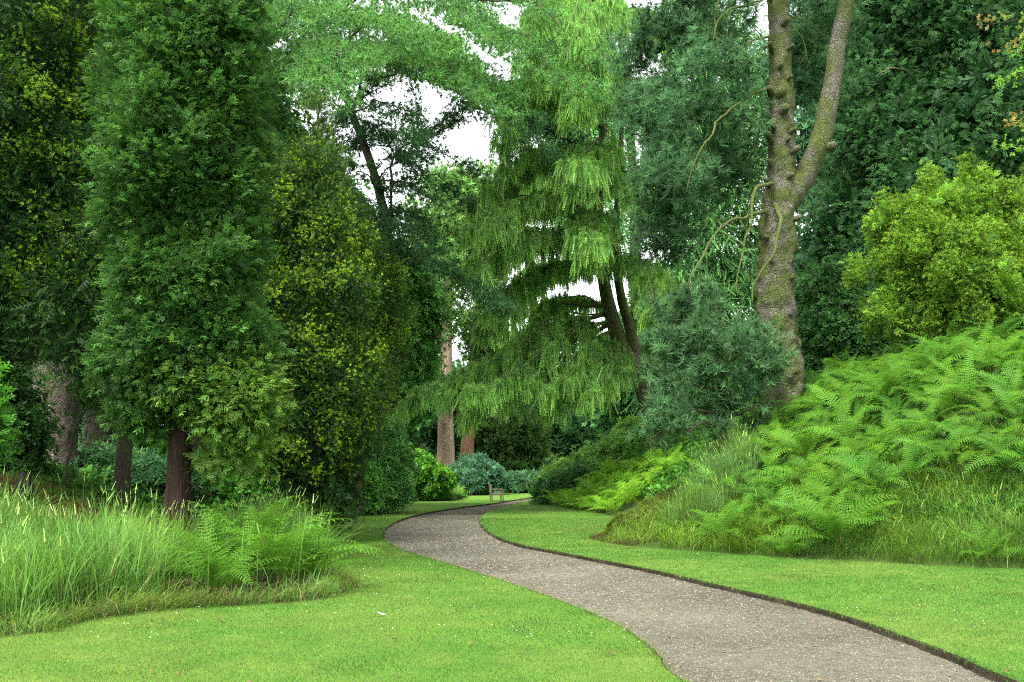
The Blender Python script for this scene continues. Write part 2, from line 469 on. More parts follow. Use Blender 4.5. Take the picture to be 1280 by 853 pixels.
def inside(P, poly):
    x, y = P[:, 0], P[:, 1]; r = np.zeros(len(P), bool)
    a = poly; b = np.roll(poly, -1, 0)
    for (x0, y0), (x1, y1) in zip(a, b):
        c = (y0 > y) != (y1 > y)
        if y1 != y0: r ^= c & (x < (x1 - x0) * (y - y0) / (y1 - y0) + x0)
    return r

def dist_line(P, line):
    d = np.full(len(P), 1e9)
    for a, b in zip(line[:-1], line[1:]):
        ab = b - a; t = np.clip(((P - a) @ ab) / max(ab @ ab, 1e-9), 0, 1)
        d = np.minimum(d, np.linalg.norm(P - a - t[:, None] * ab, axis=1))
    return d

def height(P):
    P = np.asarray(P, float)[:, :2]; x, y = P[:, 0], P[:, 1]
    P3 = np.c_[P, np.zeros(len(P))]
    z = 0.014 * np.clip(y - 58, 0, 60)
    ib = inside(P, BANK)
    if ib.any():
        q = P[ib]; d = dist_line(q, BANK_LINE)
        Hx = np.interp(q[:, 0], [1, 2.5, 4, 6, 8.5, 12, 30], [.35, .8, 1.55, 2.7, 3.9, 4.5, 5.0])
        t = np.clip(d / 7.0, 0, 1)
        z[ib] += Hx * (1 - (1 - t) ** 1.7) + np.clip(d, 0, 1) * 0.5 * (fbm(P3[ib], 0.5, 3) - 0.5)
    il = inside(P, BED)
    if il.any():
        q = P[il]; d = dist_line(q, BED_LINE)
        lx = np.interp(q[:, 0], [-30, -10, -7.2, -5.5], [2.2, 1.25, 0.35, 0.0]) * np.clip((q[:, 1] - 12) / 5, 0, 1) * np.clip((70 - q[:, 1]) / 30, 0, 1)
        z[il] += lx * np.clip(d / 4, 0, 1) + np.clip(d, 0, 1) * 0.25 * (fbm(P3[il], 0.6, 3) - 0.4)
    return z

LAWN_UP = 0.055
def at_ground(x, y, up=0.0):
    return np.array([x, y, float(height(np.array([[x, y]]))[0]) + LAWN_UP + up])

def grid(x0, x1, y0, y1, s, hole=None):
    xs = np.arange(x0, x1, s); ys = np.arange(y0, y1, s)
    g = np.stack(np.meshgrid(xs, ys), -1).reshape(-1, 2) + rng.uniform(-.3, .3, (len(xs) * len(ys), 2)) * s
    if hole is not None:
        g = g[~((g[:, 0] > hole[0]) & (g[:, 0] < hole[1]) & (g[:, 1] > hole[2]) & (g[:, 1] < hole[3]))]
    return g

pts = np.vstack([grid(-12, 16, 2, 32, .5), grid(-26, 30, -5, 76, 1.3, (-12, 16, 2, 32)), grid(-70, 70, -20, 136, 5, (-26, 30, -5, 76)),
                 grid(-900, 900, -300, 1300, 90, (-70, 70, -20, 136))])
keep = np.ones(len(pts), bool)
for ln in (PL, PRt, BANK_LINE, BED_LINE): keep &= dist_line(pts, ln) > 0.18
pts = pts[keep]
cons = []; allp = [pts]; off = len(pts)
for ln, closed in ((PATH, True), (BANK, True), (BED, True)):
    k = len(ln); allp.append(ln)
    cons += [(off + i, off + (i + 1) % k) for i in range(k if closed else k - 1)]; off += k
allp = np.vstack(allp)
res = geometry.delaunay_2d_cdt([Vector((float(a), float(b))) for a, b in allp], cons, [], 0, 1e-4)
gv = np.array([(v.x, v.y) for v in res[0]]); gf = np.array([f for f in res[2] if len(f) == 3])
cen = gv[gf].mean(1)
in_path = inside(cen, PATH); in_bank = inside(cen, BANK) & ~in_path; in_bed = inside(cen, BED) & ~in_path & ~in_bank
gz = height(gv)

def sub_mesh(name, mask, up, mat, kind='structure', extra=None):
    f = gf[mask]; u, inv = np.unique(f, return_inverse=True)
    V = np.c_[gv[u], gz[u] + up]
    a, b, c = V[f_ := inv.reshape(-1, 3)][:, 0], V[f_][:, 1], V[f_][:, 2]
    flip = np.cross(b - a, c - a)[:, 2] < 0
    f_[flip] = f_[flip][:, ::-1]
    return tag(np_mesh(name, V, f_, mat, None, None, True), kind=kind)

M_LAWN = ground_mat('mown_grass', [(0.33, (0.0367, 0.1022, 0.0117)), (0.5, (0.0642, 0.1460, 0.0170)), (0.66, (0.1147, 0.1850, 0.0275))], scales=((0.35, 4), (2.2, 6), (55, 3)), bump=0.8, bscale=120, bdist=0.02)
M_BANK = ground_mat('bank_soil', [(0.35, (0.018, 0.030, 0.008)), (0.55, (0.040, 0.075, 0.014)), (0.7, (0.07, 0.06, 0.025))], bump=1.0, bscale=25, bdist=0.08)
M_WOOD = ground_mat('woodland_soil', [(0.35, (0.022, 0.026, 0.010)), (0.52, (0.050, 0.050, 0.018)), (0.68, (0.085, 0.062, 0.032))], bump=1.0, bscale=25, bdist=0.08)
M_PATH = ground_mat('fine_gravel', [(0.36, (0.0390, 0.0357, 0.0237)), (0.5, (0.0814, 0.0773, 0.0531)), (0.64, (0.1383, 0.1331, 0.0943))], scales=((0.5, 5), (9, 6), (90, 3)), bump=1.0, bscale=90, bdist=0.02)
M_EDGE = ground_mat('cut_turf_soil', [(0.35, (0.008, 0.007, 0.004)), (0.5, (0.020, 0.016, 0.010)), (0.68, (0.042, 0.036, 0.020))], scales=((1.5, 4), (9, 5), (50, 3)), bump=1.0, bscale=40, bdist=0.03)

sub_mesh('lawn', ~(in_path | in_bank | in_bed), LAWN_UP, M_LAWN)
sub_mesh('bank', in_bank, LAWN_UP, M_BANK)
sub_mesh('woodland_floor', in_bed, LAWN_UP, M_WOOD)
sub_mesh('gravel_path', in_path, 0.0, M_PATH)
def edge_wall(line, sgn, name):
    L = np.repeat(line[:-1], 6, 0) + (np.tile(np.arange(6) / 6.0, len(line) - 1)[:, None]) * np.repeat(line[1:] - line[:-1], 6, 0)
    t = norm(np.gradient(L, axis=0)); nrm = np.c_[-t[:, 1], t[:, 0]] * sgn
    z = height(L); P3 = np.c_[L, z]; rows = []
    for k, (o, h) in enumerate(((-0.004, LAWN_UP + 0.006), (0.012, 0.045), (0.02, 0.015), (0.05, -0.012))):
        j = (fbm(P3 + k * 7, 5.0, 4) - .5) * (0.07 if k else 0.02)
        q = L + nrm * (o + j)[:, None]; rows.append(np.c_[q, z + h])
    n = len(L); V = np.vstack(rows); Fq = []
    for k in range(3):
        i = np.arange(n - 1) + k * n
        Fq.append(np.stack([i, i + 1, i + n + 1, i + n], 1))
    return tag(np_mesh(name, V, np.vstack(Fq), M_EDGE, None, None, False), kind='structure')
edge_wall(PL, -1, 'path_kerb')
edge_wall(PRt, 1, 'path_kerb')

# ------------------------------------------------------------------ grasses
M_GRASS = leaf_mat('grass_blade', 0.5, 0.38, 0.12)
M_STONE = tint_mat('loose_stone', 0.85, 0.2)

def blades(part, P, h, w, az, lean, c0, c1, var=0.2, levels=(0, .4, .75, 1.0), hue=0.07):
    """curved tapering blades standing at P"""
    n = len(P)
    h = np.broadcast_to(h, (n,)); w = np.broadcast_to(w, (n,)); lean = np.broadcast_to(lean, (n,))
    dx = np.c_[np.cos(az), np.sin(az), np.zeros(n)]; sd = np.c_[-np.sin(az), np.cos(az), np.zeros(n)]
    tw = rng.uniform(-1, 1, n)[:, None]; sd = norm(sd + dx * tw)
    c0 = np.broadcast_to(np.asarray(c0, float), (n, 3)); c1 = np.broadcast_to(np.asarray(c1, float), (n, 3))
    b = np.exp(rng.normal(0, var, n))[:, None] * (1 + rng.normal(0, 1, (n, 1)) * hue * np.array([[1., 0, -.6]]))
    rows, cols = [], []
    for s in levels:
        p = P + dx * (lean * h * s ** 2.0)[:, None]; p = p + np.c_[np.zeros((n, 2)), h * s * (1 - 0.42 * np.minimum(lean, 1.2) * s)]
        c = (c0 * (1 - s) + c1 * s) * b
        if s < 1:
            ww = (w * (1 - s ** 2 * 0.7))[:, None] * 0.5
            rows += [p + sd * ww, p - sd * ww]; cols += [c, c]
        else:
            rows.append(p); cols.append(c)
    k = len(rows); V = np.stack(rows, 1).reshape(-1, 3); C = np.stack(cols, 1).reshape(-1, 3)
    f = []
    for i in range(len(levels) - 2):
        a = 2 * i; f += [(a, a + 1, a + 3), (a, a + 3, a + 2)]
    f.append((k - 3, k - 2, k - 1))
    Fc = (np.array(f)[None] + (np.arange(n) * k)[:, None, None]).reshape(-1, 3)
    part.add(V, Fc, np.clip(C, 0.002, 0.9))

def scatter(n, box, test):
    P = np.c_[rng.uniform(box[0], box[1], n), rng.uniform(box[2], box[3], n)]
    return P[test(P)]

# mown lawn: short blades where they can be told apart
def lawn_blades():
    n = 1150000
    v = rng.random(n); Y = 5.5 * (34 / 5.5) ** (v ** 0.95); X = rng.uniform(-1, 1, n) * (.58 * Y + 2.6)
    P = np.c_[X, Y]
    P = P[~inside(P, PATH) & ~inside(P, BANK) & ~inside(P, BED)]
    P3 = np.c_[P, height(P) + LAWN_UP - .004]
    g = fbm(P3, 0.55, 4); g2 = fbm(P3 + 50, 2.6, 3); near_bed = np.clip(1.9 - dist_line(P, BED_LINE), 0, 1.9) / 1.9 * (P[:, 1] < 14)
    yel = np.clip((g - 0.43) * 4.6 + (g2 - .5) * 2.6 + near_bed * 0.7, 0, 1)[:, None]
    dry = ((rng.random(len(P)) < 0.04 + 0.14 * yel[:, 0]) )[:, None]
    c0 = np.array([0.0330, 0.0876, 0.0105]) * (1 - yel) + np.array([0.0734, 0.1070, 0.0170]) * yel
    c1 = np.array([0.0606, 0.1606, 0.0190]) * (1 - yel) + np.array([0.1467, 0.1996, 0.0340]) * yel
    c1 = np.where(dry, np.array([0.1872, 0.1560, 0.0624]), c1)
    k = np.clip(P[:, 1] / 9, .8, 3)
    dk = (1 - .42 * np.clip((fbm(P3 + 90, 1.3, 3) - .55) * 6, 0, 1))[:, None] * np.array([[.9, 1.0, 1.1]])   # clover
    c0 = c0 * dk; c1 = c1 * dk
    p = Part()
    blades(p, P3, rng.uniform(.018, .042, len(P)), 0.0045 * k, rng.uniform(0, 6.28, len(P)), rng.uniform(.2, .9, len(P)), c0, c1, levels=(0, 1.0))
    tag(p.build('lawn_grass', M_GRASS), kind='stuff')
lawn_blades()

# small white daisies in the turf and yellow flowers on the bank
def dots(name, P3, r, col, ctr):
    p = Part(); n = len(P3); a = np.arange(6) * math.pi / 3
    ringv = np.c_[np.cos(a), np.sin(a), np.zeros(6)]
    V = np.concatenate([P3[:, None] + np.array([0, 0, .004]), P3[:, None] + ringv[None] * r[:, None, None] + rng.normal(0, .3, (n, 6, 3)) * r[:, None, None]], 1)
    f = np.array([(0, 1 + i, 1 + (i + 1) % 6) for i in range(6)])
    C = np.broadcast_to(np.array([ctr] + [col] * 6), (n, 7, 3)).reshape(-1, 3)
    p.add(V.reshape(-1, 3), (f[None] + (np.arange(n) * 7)[:, None, None]).reshape(-1, 3), C)
    return tag(p.build(name, tint_mat(name, .7, .2)), kind='stuff')
n = 1500; v = rng.random(n); Y = 9 * (55 / 9) ** v; P = np.c_[rng.uniform(-.45, .55, n) * Y, Y]
P = P[~inside(P, PATH) & ~inside(P, BANK) & ~inside(P, BED)]
P = P[fbm(np.c_[P, P[:, 0] * 0], .5, 3) + rng.normal(0, .06, len(P)) > .52]
P3 = np.c_[P, height(P) + LAWN_UP + .035]
dots('daisies', P3, rng.uniform(.005, .009, len(P)) * np.clip(P[:, 1] / 16, .8, 1.5), (.55, .56, .50), (.45, .45, .3))

n = 260; Y = 6.5 * (40 / 6.5) ** rng.random(n); P = np.c_[rng.uniform(-.45, .55, n) * Y, Y]
P = P[~inside(P, BANK) & ~inside(P, BED)][:150]
dots('leaf_scraps', np.c_[P, height(P) + np.where(inside(P, PATH), .012, LAWN_UP + .03)], rng.uniform(.010, .024, len(P)), (.10, .065, .03), (.14, .09, .04))

# loose stones and leaf scraps on the path
def gravel():
    n = 130000; v = rng.random(n); Y = 5.8 * (36 / 5.8) ** v; X = rng.uniform(-.25, .56, n) * Y
    P = np.c_[X, Y]; P = P[inside(P, PATH)]
    n = len(P); dl = np.minimum(dist_line(P, PL), dist_line(P, PRt))
    litter = rng.random(n) < 0.07 + 0.25 * np.clip(.45 - dl, 0, .45) / .45
    k = np.clip(P[:, 1] / 11, .8, 2.2)
    r = rng.uniform(.004, .011, n) * k * np.where(litter, 1.5, 1)
    C3 = np.c_[P, height(P) + r * 0.15]
    a = np.arange(5) * 2 * math.pi / 5
    ringv = np.c_[np.cos(a), np.sin(a), np.zeros(5)]
    rot = rng.uniform(0, 6.28, n); ca, sa = np.cos(rot), np.sin(rot)
    rv = ringv[None] * rng.uniform(.6, 1.3, (n, 5, 1)); rv = np.stack([rv[..., 0] * ca[:, None] - rv[..., 1] * sa[:, None], rv[..., 0] * sa[:, None] + rv[..., 1] * ca[:, None], rv[..., 2] + rng.uniform(-.1, .25, (n, 5))], -1)
    top = np.concatenate([rng.uniform(-.3, .3, (n, 1, 2)), np.where(litter, .25, .75)[:, None, None] * np.ones((n, 1, 1))], 2)
    V = C3[:, None] + np.concatenate([top, rv], 1) * r[:, None, None]
    g = np.array([.126, .120, .095]) * np.exp(rng.normal(-.15, .28, (n, 1))) * (1 + rng.normal(0, .05, (n, 3)))
    lc = np.array([[.095, .058, .028], [.16, .115, .06], [.06, .042, .026]])[rng.integers(0, 3, n)] * np.exp(rng.normal(0, .3, (n, 1)))
    C = np.where(litter[:, None], lc, g)
    p = Part(); f = np.array([(0, 1 + i, 1 + (i + 1) % 5) for i in range(5)])
    p.add(V.reshape(-1, 3), (f[None] + (np.arange(n) * 6)[:, None, None]).reshape(-1, 3), np.clip(np.repeat(C, 6, 0), .01, .8))
    tag(p.build('gravel', M_STONE), kind='stuff')
gravel()

# tall grass of the left bed, grasses of the bank
def tall_grass(name, P, hmin, hmax, wmin, wmax, c0, c1, lean=(.1, .6), az=None, heads=0.0, headc=(.30, .36, .16), hvar=1.0, dead=0.06):
    n = len(P); P3 = np.c_[P, height(P) + LAWN_UP - .02]
    hm = 0.45 + 1.05 * fbm(P3, 1.3, 3)
    h = rng.uniform(hmin, hmax, n) * hm
    p = Part()
    a = (fbm(P3 + 70, .9, 2) * 14 + rng.normal(0, 1.1, n)) if az is None else az + rng.normal(0, .8, n)
    q = np.clip((fbm(P3 + 9, .9, 3) - .38) * 3, 0, 1)[:, None]
    cc1 = np.asarray(c1) * (1 - q) + np.asarray(c1) * np.array([1.35, 1.1, .8]) * q
    dd = (rng.random(n) < dead)[:, None]
    cc1 = np.where(dd, np.array([.32, .27, .12]), cc1)
    cc0 = np.where(dd, np.array([.22, .17, .07]), np.broadcast_to(np.asarray(c0, float), (n, 3)))
    blades(p, P3, h * np.where(dd[:, 0], .6, 1), rng.uniform(wmin, wmax, n), a, rng.uniform(lean[0], lean[1], n), cc0, cc1, levels=(0, .35, .6, .82, 1.0))
    if heads > 0:
        k = rng.random(n) < heads
        m = int(k.sum()); b = P3[k]; hh = h[k] * rng.uniform(1.0, 1.22, m); az2 = a[k]; ln = rng.uniform(.05, .35, m)
        blades(p, b, hh, .004, az2, ln, c0, np.array([.2, .26, .1]), levels=(0, .4, .75, 1.0))
        dx = np.c_[np.cos(az2), np.sin(az2), np.zeros(m)]
        s = .93
        tp = b + dx * (ln * hh * s * s)[:, None] + np.c_[np.zeros((m, 2)), hh * s * (1 - .42 * ln * s)]
        place(p, 'strand', tp, np.c_[np.zeros((m, 2)), np.ones(m)] + dx * (.3 + ln)[:, None], rng.normal(0, 1, (m, 3)), rng.uniform(.09, .16, m), headc, np.asarray(headc) * 1.25, None, .2)
    return tag(p.build(name, M_GRASS), kind='stuff')

bedP = scatter(60000, (-10, -2, 8.6, 21), lambda P: inside(P, BED))
d = dist_line(bedP, BED_LINE)
bedP = bedP[(d < 6.0) & ((bedP[:, 1] < 15) | (d < 1.3)) & (fbm(np.c_[bedP, bedP[:, 0] * 0], 1.6, 2) > .36)]
FERN_SPOTS = np.array([G(262, 757)[:2] + [0, .3], G(335, 750)[:2] + [.05, .45], G(222, 752)[:2] + [.1, .7], G(378, 746)[:2] + [-.1, .5], G(300, 748)[:2] + [0, .9]])
fd = np.min(np.linalg.norm(bedP[:, None] - FERN_SPOTS[None], axis=2), 1)
front = (bedP[:, 0] > -4.0) & (bedP[:, 1] < 13.2) & (bedP[:, 0] < -2.35)
dd = dist_line(bedP, BED_LINE)
bedP = bedP[((fd > .8) & ~front) | (rng.random(len(bedP)) < .04) | (dd < .25)]
dd = dist_line(bedP, BED_LINE)
tall = dd > .14 + .22 * rng.random(len(bedP))
tall_grass('tall_grass', bedP[tall][:20000], .80, 1.25, .007, .015, (0.0360, 0.1000, 0.0144), (0.0880, 0.2160, 0.0360), lean=(.1, .95), heads=.035, dead=.035)
tall_grass('bed_edge_grass', bedP[~tall][:9000], .14, .5, .005, .010, (.05, .10, .018), (.12, .24, .045), lean=(.3, 1.2), dead=.16)

SPUR = np.array([(1.7, 23.0), (2.6, 22.3), (4.6, 23.6), (5.0, 25.6), (4.0, 26.0)])
# turf growing ragged along the front of the bed and over the edges of the path
def along(line, n, y0, y1, x0=-9, x1=12):
    seg = np.vstack([line[i] + (line[i + 1] - line[i]) * np.linspace(0, 1, max(2, int(np.linalg.norm(line[i + 1] - line[i]) / .01)))[:, None] for i in range(len(line) - 1)])
    seg = seg[(seg[:, 1] > y0) & (seg[:, 1] < y1) & (seg[:, 0] > x0) & (seg[:, 0] < x1)]
    return seg[rng.integers(0, len(seg), n)]
q = along(BED_LINE, 9000, 8.4, 20) + rng.normal(0, .11, (9000, 2)) + np.array([-.03, .10])
q = q[~inside(q, PATH)]
tall_grass('ragged_edge_grass', q, .06, .34, .004, .009, (.045, .11, .016), (.115, .235, .038), lean=(.3, 1.3), dead=.07)
q = np.vstack([along(PL, 8000, 6, 34), along(PRt, 9000, 6, 34)]); q = q + rng.normal(0, .022, q.shape)
q = q[~inside(q, PATH) | (rng.random(len(q)) < .35)]
tall_grass('path_edge_grass', q, .025, .085, .004, .007, (.035, .085, .012), (.085, .17, .03), lean=(.3, 1.4), dead=.08)

bkP = scatter(150000, (1.5, 13, 14, 27.5), lambda P: inside(P, BANK) & (dist_line(P, np.array([(2.05, 23.1), (4.9, 25.2)])) > .62))
bd = dist_line(bkP, BANK_LINE)
low = (bd < 2.3) & (rng.random(len(bkP)) < np.clip(1.25 - bd * .35, .2, 1)) & ((bkP[:, 0] > 2.3) & (bkP[:, 1] < 24.5)) & ((bkP[:, 0] / bkP[:, 1] > .155) | (rng.random(len(bkP)) < .15))
tall_grass('bank_grass', bkP[low][:26000], .22, .62, .006, .012, (0.0440, 0.1120, 0.0128), (0.1200, 0.2560, 0.0320), lean=(.25, 1.25), heads=.012, headc=(.26, .30, .11), dead=.04)
tuft = inside(bkP, np.array([(3.2, 21.2), (4.3, 20.6), (5.6, 22), (5.8, 26.5), (5.0, 26.8), (4.8, 23.4)])) & (bd > .5)
tall_grass('bank_tall_grass', bkP[tuft][:7000], .5, 1.25, .007, .013, (0.0400, 0.0960, 0.0200), (0.1000, 0.2160, 0.0520), lean=(.05, .5), heads=.05, dead=.05)
yf = bkP[(bd < 2.2) & (bd > .3) & (bkP[:, 0] > 6)][:26]
dots('yellow_flowers', np.c_[yf, height(yf) + LAWN_UP + rng.uniform(.25, .5, len(yf))], np.full(len(yf), .022), (.75, .5, .02), (.6, .35, .02))
midP = scatter(30000, (-9, -3, 52.5, 60), lambda P: inside(P, BED))
midP = midP[dist_line(midP, BED_LINE) < 1.2]
tall_grass('far_tall_grass', midP[:2500], .5, 1.1, .02, .035, (.06, .13, .03), (.14, .30, .07), lean=(.1, .5), dead=.03)
midP = scatter(30000, (1.5, 8, 38, 48), lambda P: inside(P, BANK))
midP = midP[dist_line(midP, BANK_LINE) < 1.0]
tall_grass('bank_edge_grass', midP[:1500], .2, .6, .015, .03, (.05, .10, .02), (.13, .27, .05), lean=(.2, .9))
# ------------------------------------------------------------------ ferns
M_FERN = leaf_mat('fern_frond', 0.55, 0.38, 0.08)

def frond_arrays(seed, a0=72, a1=-25, pairs=19, wid=0.17, detail=5, tilt=0.0):
    """one arching frond of unit length growing along +X from the origin"""
    r = np.random.default_rng(seed)
    n = 40; s = np.linspace(0, 1, n)
    ang = np.radians(a0 + (a1 - a0) * s ** 1.35 + 6 * np.sin(s * 5 + seed))
    x = np.concatenate([[0], np.cumsum(np.cos(ang[:-1]) / (n - 1))]); z = np.concatenate([[0], np.cumsum(np.sin(ang[:-1]) / (n - 1))])
    y = 0.05 * np.sin(s * 2.2 + seed) * s
    ax = np.c_[x, y, z]; T = norm(np.gradient(ax, axis=0)); S = norm(np.cross(np.array([0, 0, 1.0]), T)); U = np.cross(T, S)
    V, Fc, C = [], [], []
    base = np.array([.038, .120, .010]); tip = np.array([.088, .230, .020])
    def tri(a, b, c, t):
        k = len(V); V.extend([a, b, c]); Fc.append((k, k + 1, k + 2)); C.extend([base * (1 - q) + tip * q for q in t])
    # stalk
    for i in range(0, n - 1, 3):
        j = min(n - 1, i + 3); w = .0065 * (1 - s[i] * .8)
        k = len(V); V.extend([ax[i] + S[i] * w, ax[i] - S[i] * w, ax[j] - S[j] * w * .8, ax[j] + S[j] * w * .8]); Fc.extend([(k, k + 1, k + 2), (k, k + 2, k + 3)])
        C.extend([np.array([.10, .14, .03])] * 4)
    for i in range(pairs):
        q = .17 + .81 * (i + .5) / pairs
        k = min(n - 2, int(q * (n - 1))); fr = q * (n - 1) - k
        p0 = ax[k] * (1 - fr) + ax[k + 1] * fr
        e = (q - .17) / .83
        L = wid * (min(1, (e + .10) / .38) ** .8) * (1 - e) ** .62 * r.uniform(.9, 1.08) + .012
        for sd in (-1, 1):
            dr = norm(S[k] * sd + T[k] * (.30 + .45 * e) + U[k] * r.uniform(.0, .25))
            sag = -.30 * L * r.uniform(.5, 1.3)
            m = max(3, int(round(detail * (1 - e * .55))))
            for j in range(m):
                u0, u1 = j / m, (j + 1.05) / m
                a = p0 + dr * L * u0 + np.array([0, 0, sag * u0 ** 2]); b = p0 + dr * L * min(1, u1) + np.array([0, 0, sag * min(1, u1) ** 2])
                hw = L * .15 * (1 - u0) ** .7 + .003
                for s2 in (-1, 1):
                    tipv = (a + b) * .5 + T[k] * s2 * hw + dr * hw * .35 + U[k] * r.uniform(-.15, .1) * hw
                    tri(a, b, tipv, [.2 + .6 * u0, .3 + .7 * u0, .5 + .5 * u0])
    return np.array(V), np.array(Fc), np.array(C)

FRONDS = [frond_arrays(i, a0=a, a1=b, wid=w) for i, (a, b, w) in enumerate([(76, -12, .165), (68, -30, .18), (82, 10, .155), (60, -25, .17), (72, -45, .17)])]
FROND_ME = []
for i, (V, Fc, C) in enumerate(FRONDS):
    o = np_mesh('frond', V, Fc, M_FERN, C); FROND_ME.append(o.data); bpy.data.objects.remove(o)

def fern_mesh(seed, n=12, tint=(1, 1, 1)):
    r = np.random.default_rng(seed); p = Part()
    for i in range(n):
        V, Fc, C = FRONDS[r.integers(0, len(FRONDS))]
        a = 2.399 * i + r.uniform(-.4, .4); l = r.uniform(.72, 1.08); rl = r.uniform(-.35, .35)
        ca, sa = math.cos(a), math.sin(a); cr, sr = math.cos(rl), math.sin(rl)
        X, Yv, Z = V[:, 0] * l, V[:, 1] * l, V[:, 2] * l * r.uniform(.8, 1.1)
        Yv, Z = Yv * cr - Z * sr * .4, Z * cr + Yv * sr
        Q = np.c_[X * ca - Yv * sa, X * sa + Yv * ca, Z] + np.array([ca, sa, 0]) * .02
        p.add(Q, Fc, np.clip(C * np.array(tint) * np.exp(r.normal(0, .14)) * (1 + r.normal(0, .05) * np.array([1, 0, -1])), .002, .9))
    o = p.build('fern', M_FERN); me = o.data; bpy.data.objects.remove(o)
    return me
FERN_ME = [fern_mesh(100 + i, 10 + i % 4, t) for i, t in enumerate([(1, 1, 1), (1.12, 1.05, .9), (.88, .95, 1.05), (1.1, 1.12, 1.0), (.95, .92, .9), (1.2, 1.08, .85), (.85, .9, 1.1), (2.3, 1.85, 1.2), (1.9, 1.7, 1.3)])]

def slope_rot(x, y, amt):
    h = height(np.array([[x, y], [x + .3, y], [x, y + .3]]))
    nv = Vector((-(h[1] - h[0]) / .3 * amt, -(h[2] - h[0]) / .3 * amt, 1)).normalized()
    return Vector((0, 0, 1)).rotation_difference(nv)

def fern(x, y, s, label, group, up=-.03, rz=None, amt=.75, k=None):
    o = bpy.data.objects.new('fern', FERN_ME[rng.integers(0, 7) if k is None else k]); COL.objects.link(o)
    q = slope_rot(x, y, amt)
    from mathutils import Quaternion
    o.rotation_mode = 'QUATERNION'
    o.rotation_quaternion = q @ Quaternion((0, 0, 1), random.uniform(0, 6.28) if rz is None else rz)
    o.location = tuple(at_ground(x, y, up)); o.scale = (s, s, s * random.uniform(.9, 1.1))
    return tag(o, label, 'fern', group)

def grand_fern(x, y, s, n, label, group=None, up=-.03, amt=.6):
    """a fern close enough to show every frond: each frond is a part"""
    from mathutils import Quaternion
    t = thing('fern', label, 'fern', at_ground(x, y, up), group)
    q = slope_rot(x, y, amt)
    for i in range(n):
        f = bpy.data.objects.new('frond', FROND_ME[random.randrange(5)]); COL.objects.link(f); f.parent = t
        f.rotation_mode = 'QUATERNION'
        f.rotation_quaternion = q @ Quaternion((0, 0, 1), 2.399 * i + random.uniform(-.4, .4)) @ Quaternion((1, 0, 0), random.uniform(-.3, .3)) @ Quaternion((0, 1, 0), random.uniform(-.22, .2))
        l = s * random.uniform(.72, 1.08); f.scale = (l, l, l)
    return t

def poisson(cands, rad):
    out = []; rad = np.broadcast_to(rad, (len(cands),))
    A = np.zeros((0, 2))
    for c, r_ in zip(cands, rad):
        if len(A) == 0 or ((A - c) ** 2).sum(1).min() > r_ * r_:
            A = np.vstack([A, c])
    return A

# the big mass on the right bank
c = scatter(9000, (4.2, 16.5, 15.5, 27.5), lambda P: inside(P, BANK))
d = dist_line(c, BANK_LINE)
top = np.interp(c[:, 0] / c[:, 1], [.24, .30, .36, .46, .58, .7], [4.2, 6.0, 7.5, 8.5, 9.5, 9.5])   # how far up the bank the ferns reach
start = np.interp(c[:, 0] / c[:, 1], [.17, .24, .33, .37, .42, .7], [1.0, 1.0, .7, .9, 1.75, 1.9])
okk = (d > start) & (d < top) & (c[:, 0] / c[:, 1] < .68) & (c[:, 0] / c[:, 1] > .2)
c = c[okk]; d = d[okk]
FP = poisson(c, np.interp(c[:, 1], [16, 26], [.40, .54]))
print('bank ferns', len(FP))
for x, y in FP:
    fern(float(x), float(y), random.choice([.7, .85, 1.0, 1.15, 1.35]) * random.uniform(.9, 1.1), 'bright green fern crowded among others on the right bank', 'ferns massed on the right bank')
# ferns that stand out at the foot of the bank
def at_px(px, py, back):
    """foot of the bank under a place of the photograph, moved a little up the slope"""
    g = G(px, py, LAWN_UP); u = norm(g[:2]); return g[0] + u[0] * back, g[1] + u[1] * back
for px, py, back, s, n, lab in (
    (1052, 704, .9, 1.6, 19, 'large fern with wide spread fronds at the foot of the right bank'),
    (908, 693, .8, 1.35, 17, 'arching fern in long grass at the foot of the bank, next to the mossy spur'),
    (1235, 714, .75, .85, 9, 'small fern alone in the grass strip at the foot of the right bank'),
    (1120, 690, 1.8, 1.5, 16, 'upright fern behind the large spreading fern at the foot of the bank'),
    (1180, 690, 2.2, 1.35, 15, 'fern hanging over the top of the grassy strip on the right bank'),
    (850, 690, 1.6, .8, 11, 'small fern half sunk in the tall grass beside the mossy spur'),
    (985, 702, .9, 1.0, 12, 'low fern squeezed between the two larger ferns at the foot of the bank')):
    x, y = at_px(px, py, back); grand_fern(x, y, s, n, lab)
# the second patch, further along the path
c = scatter(4000, (1.9, 7.5, 36, 47.5), lambda P: inside(P, BANK)); d = dist_line(c, BANK_LINE)
c = c[(d > .1) & (d < 3.2)]
for x, y in poisson(c, .78)[:66]:
    fern(float(x), float(y), random.uniform(1.2, 1.8), 'yellow green fern in the rounded patch beyond the mossy spur', 'ferns in the patch beyond the mossy spur', k=random.choice([7, 8]))
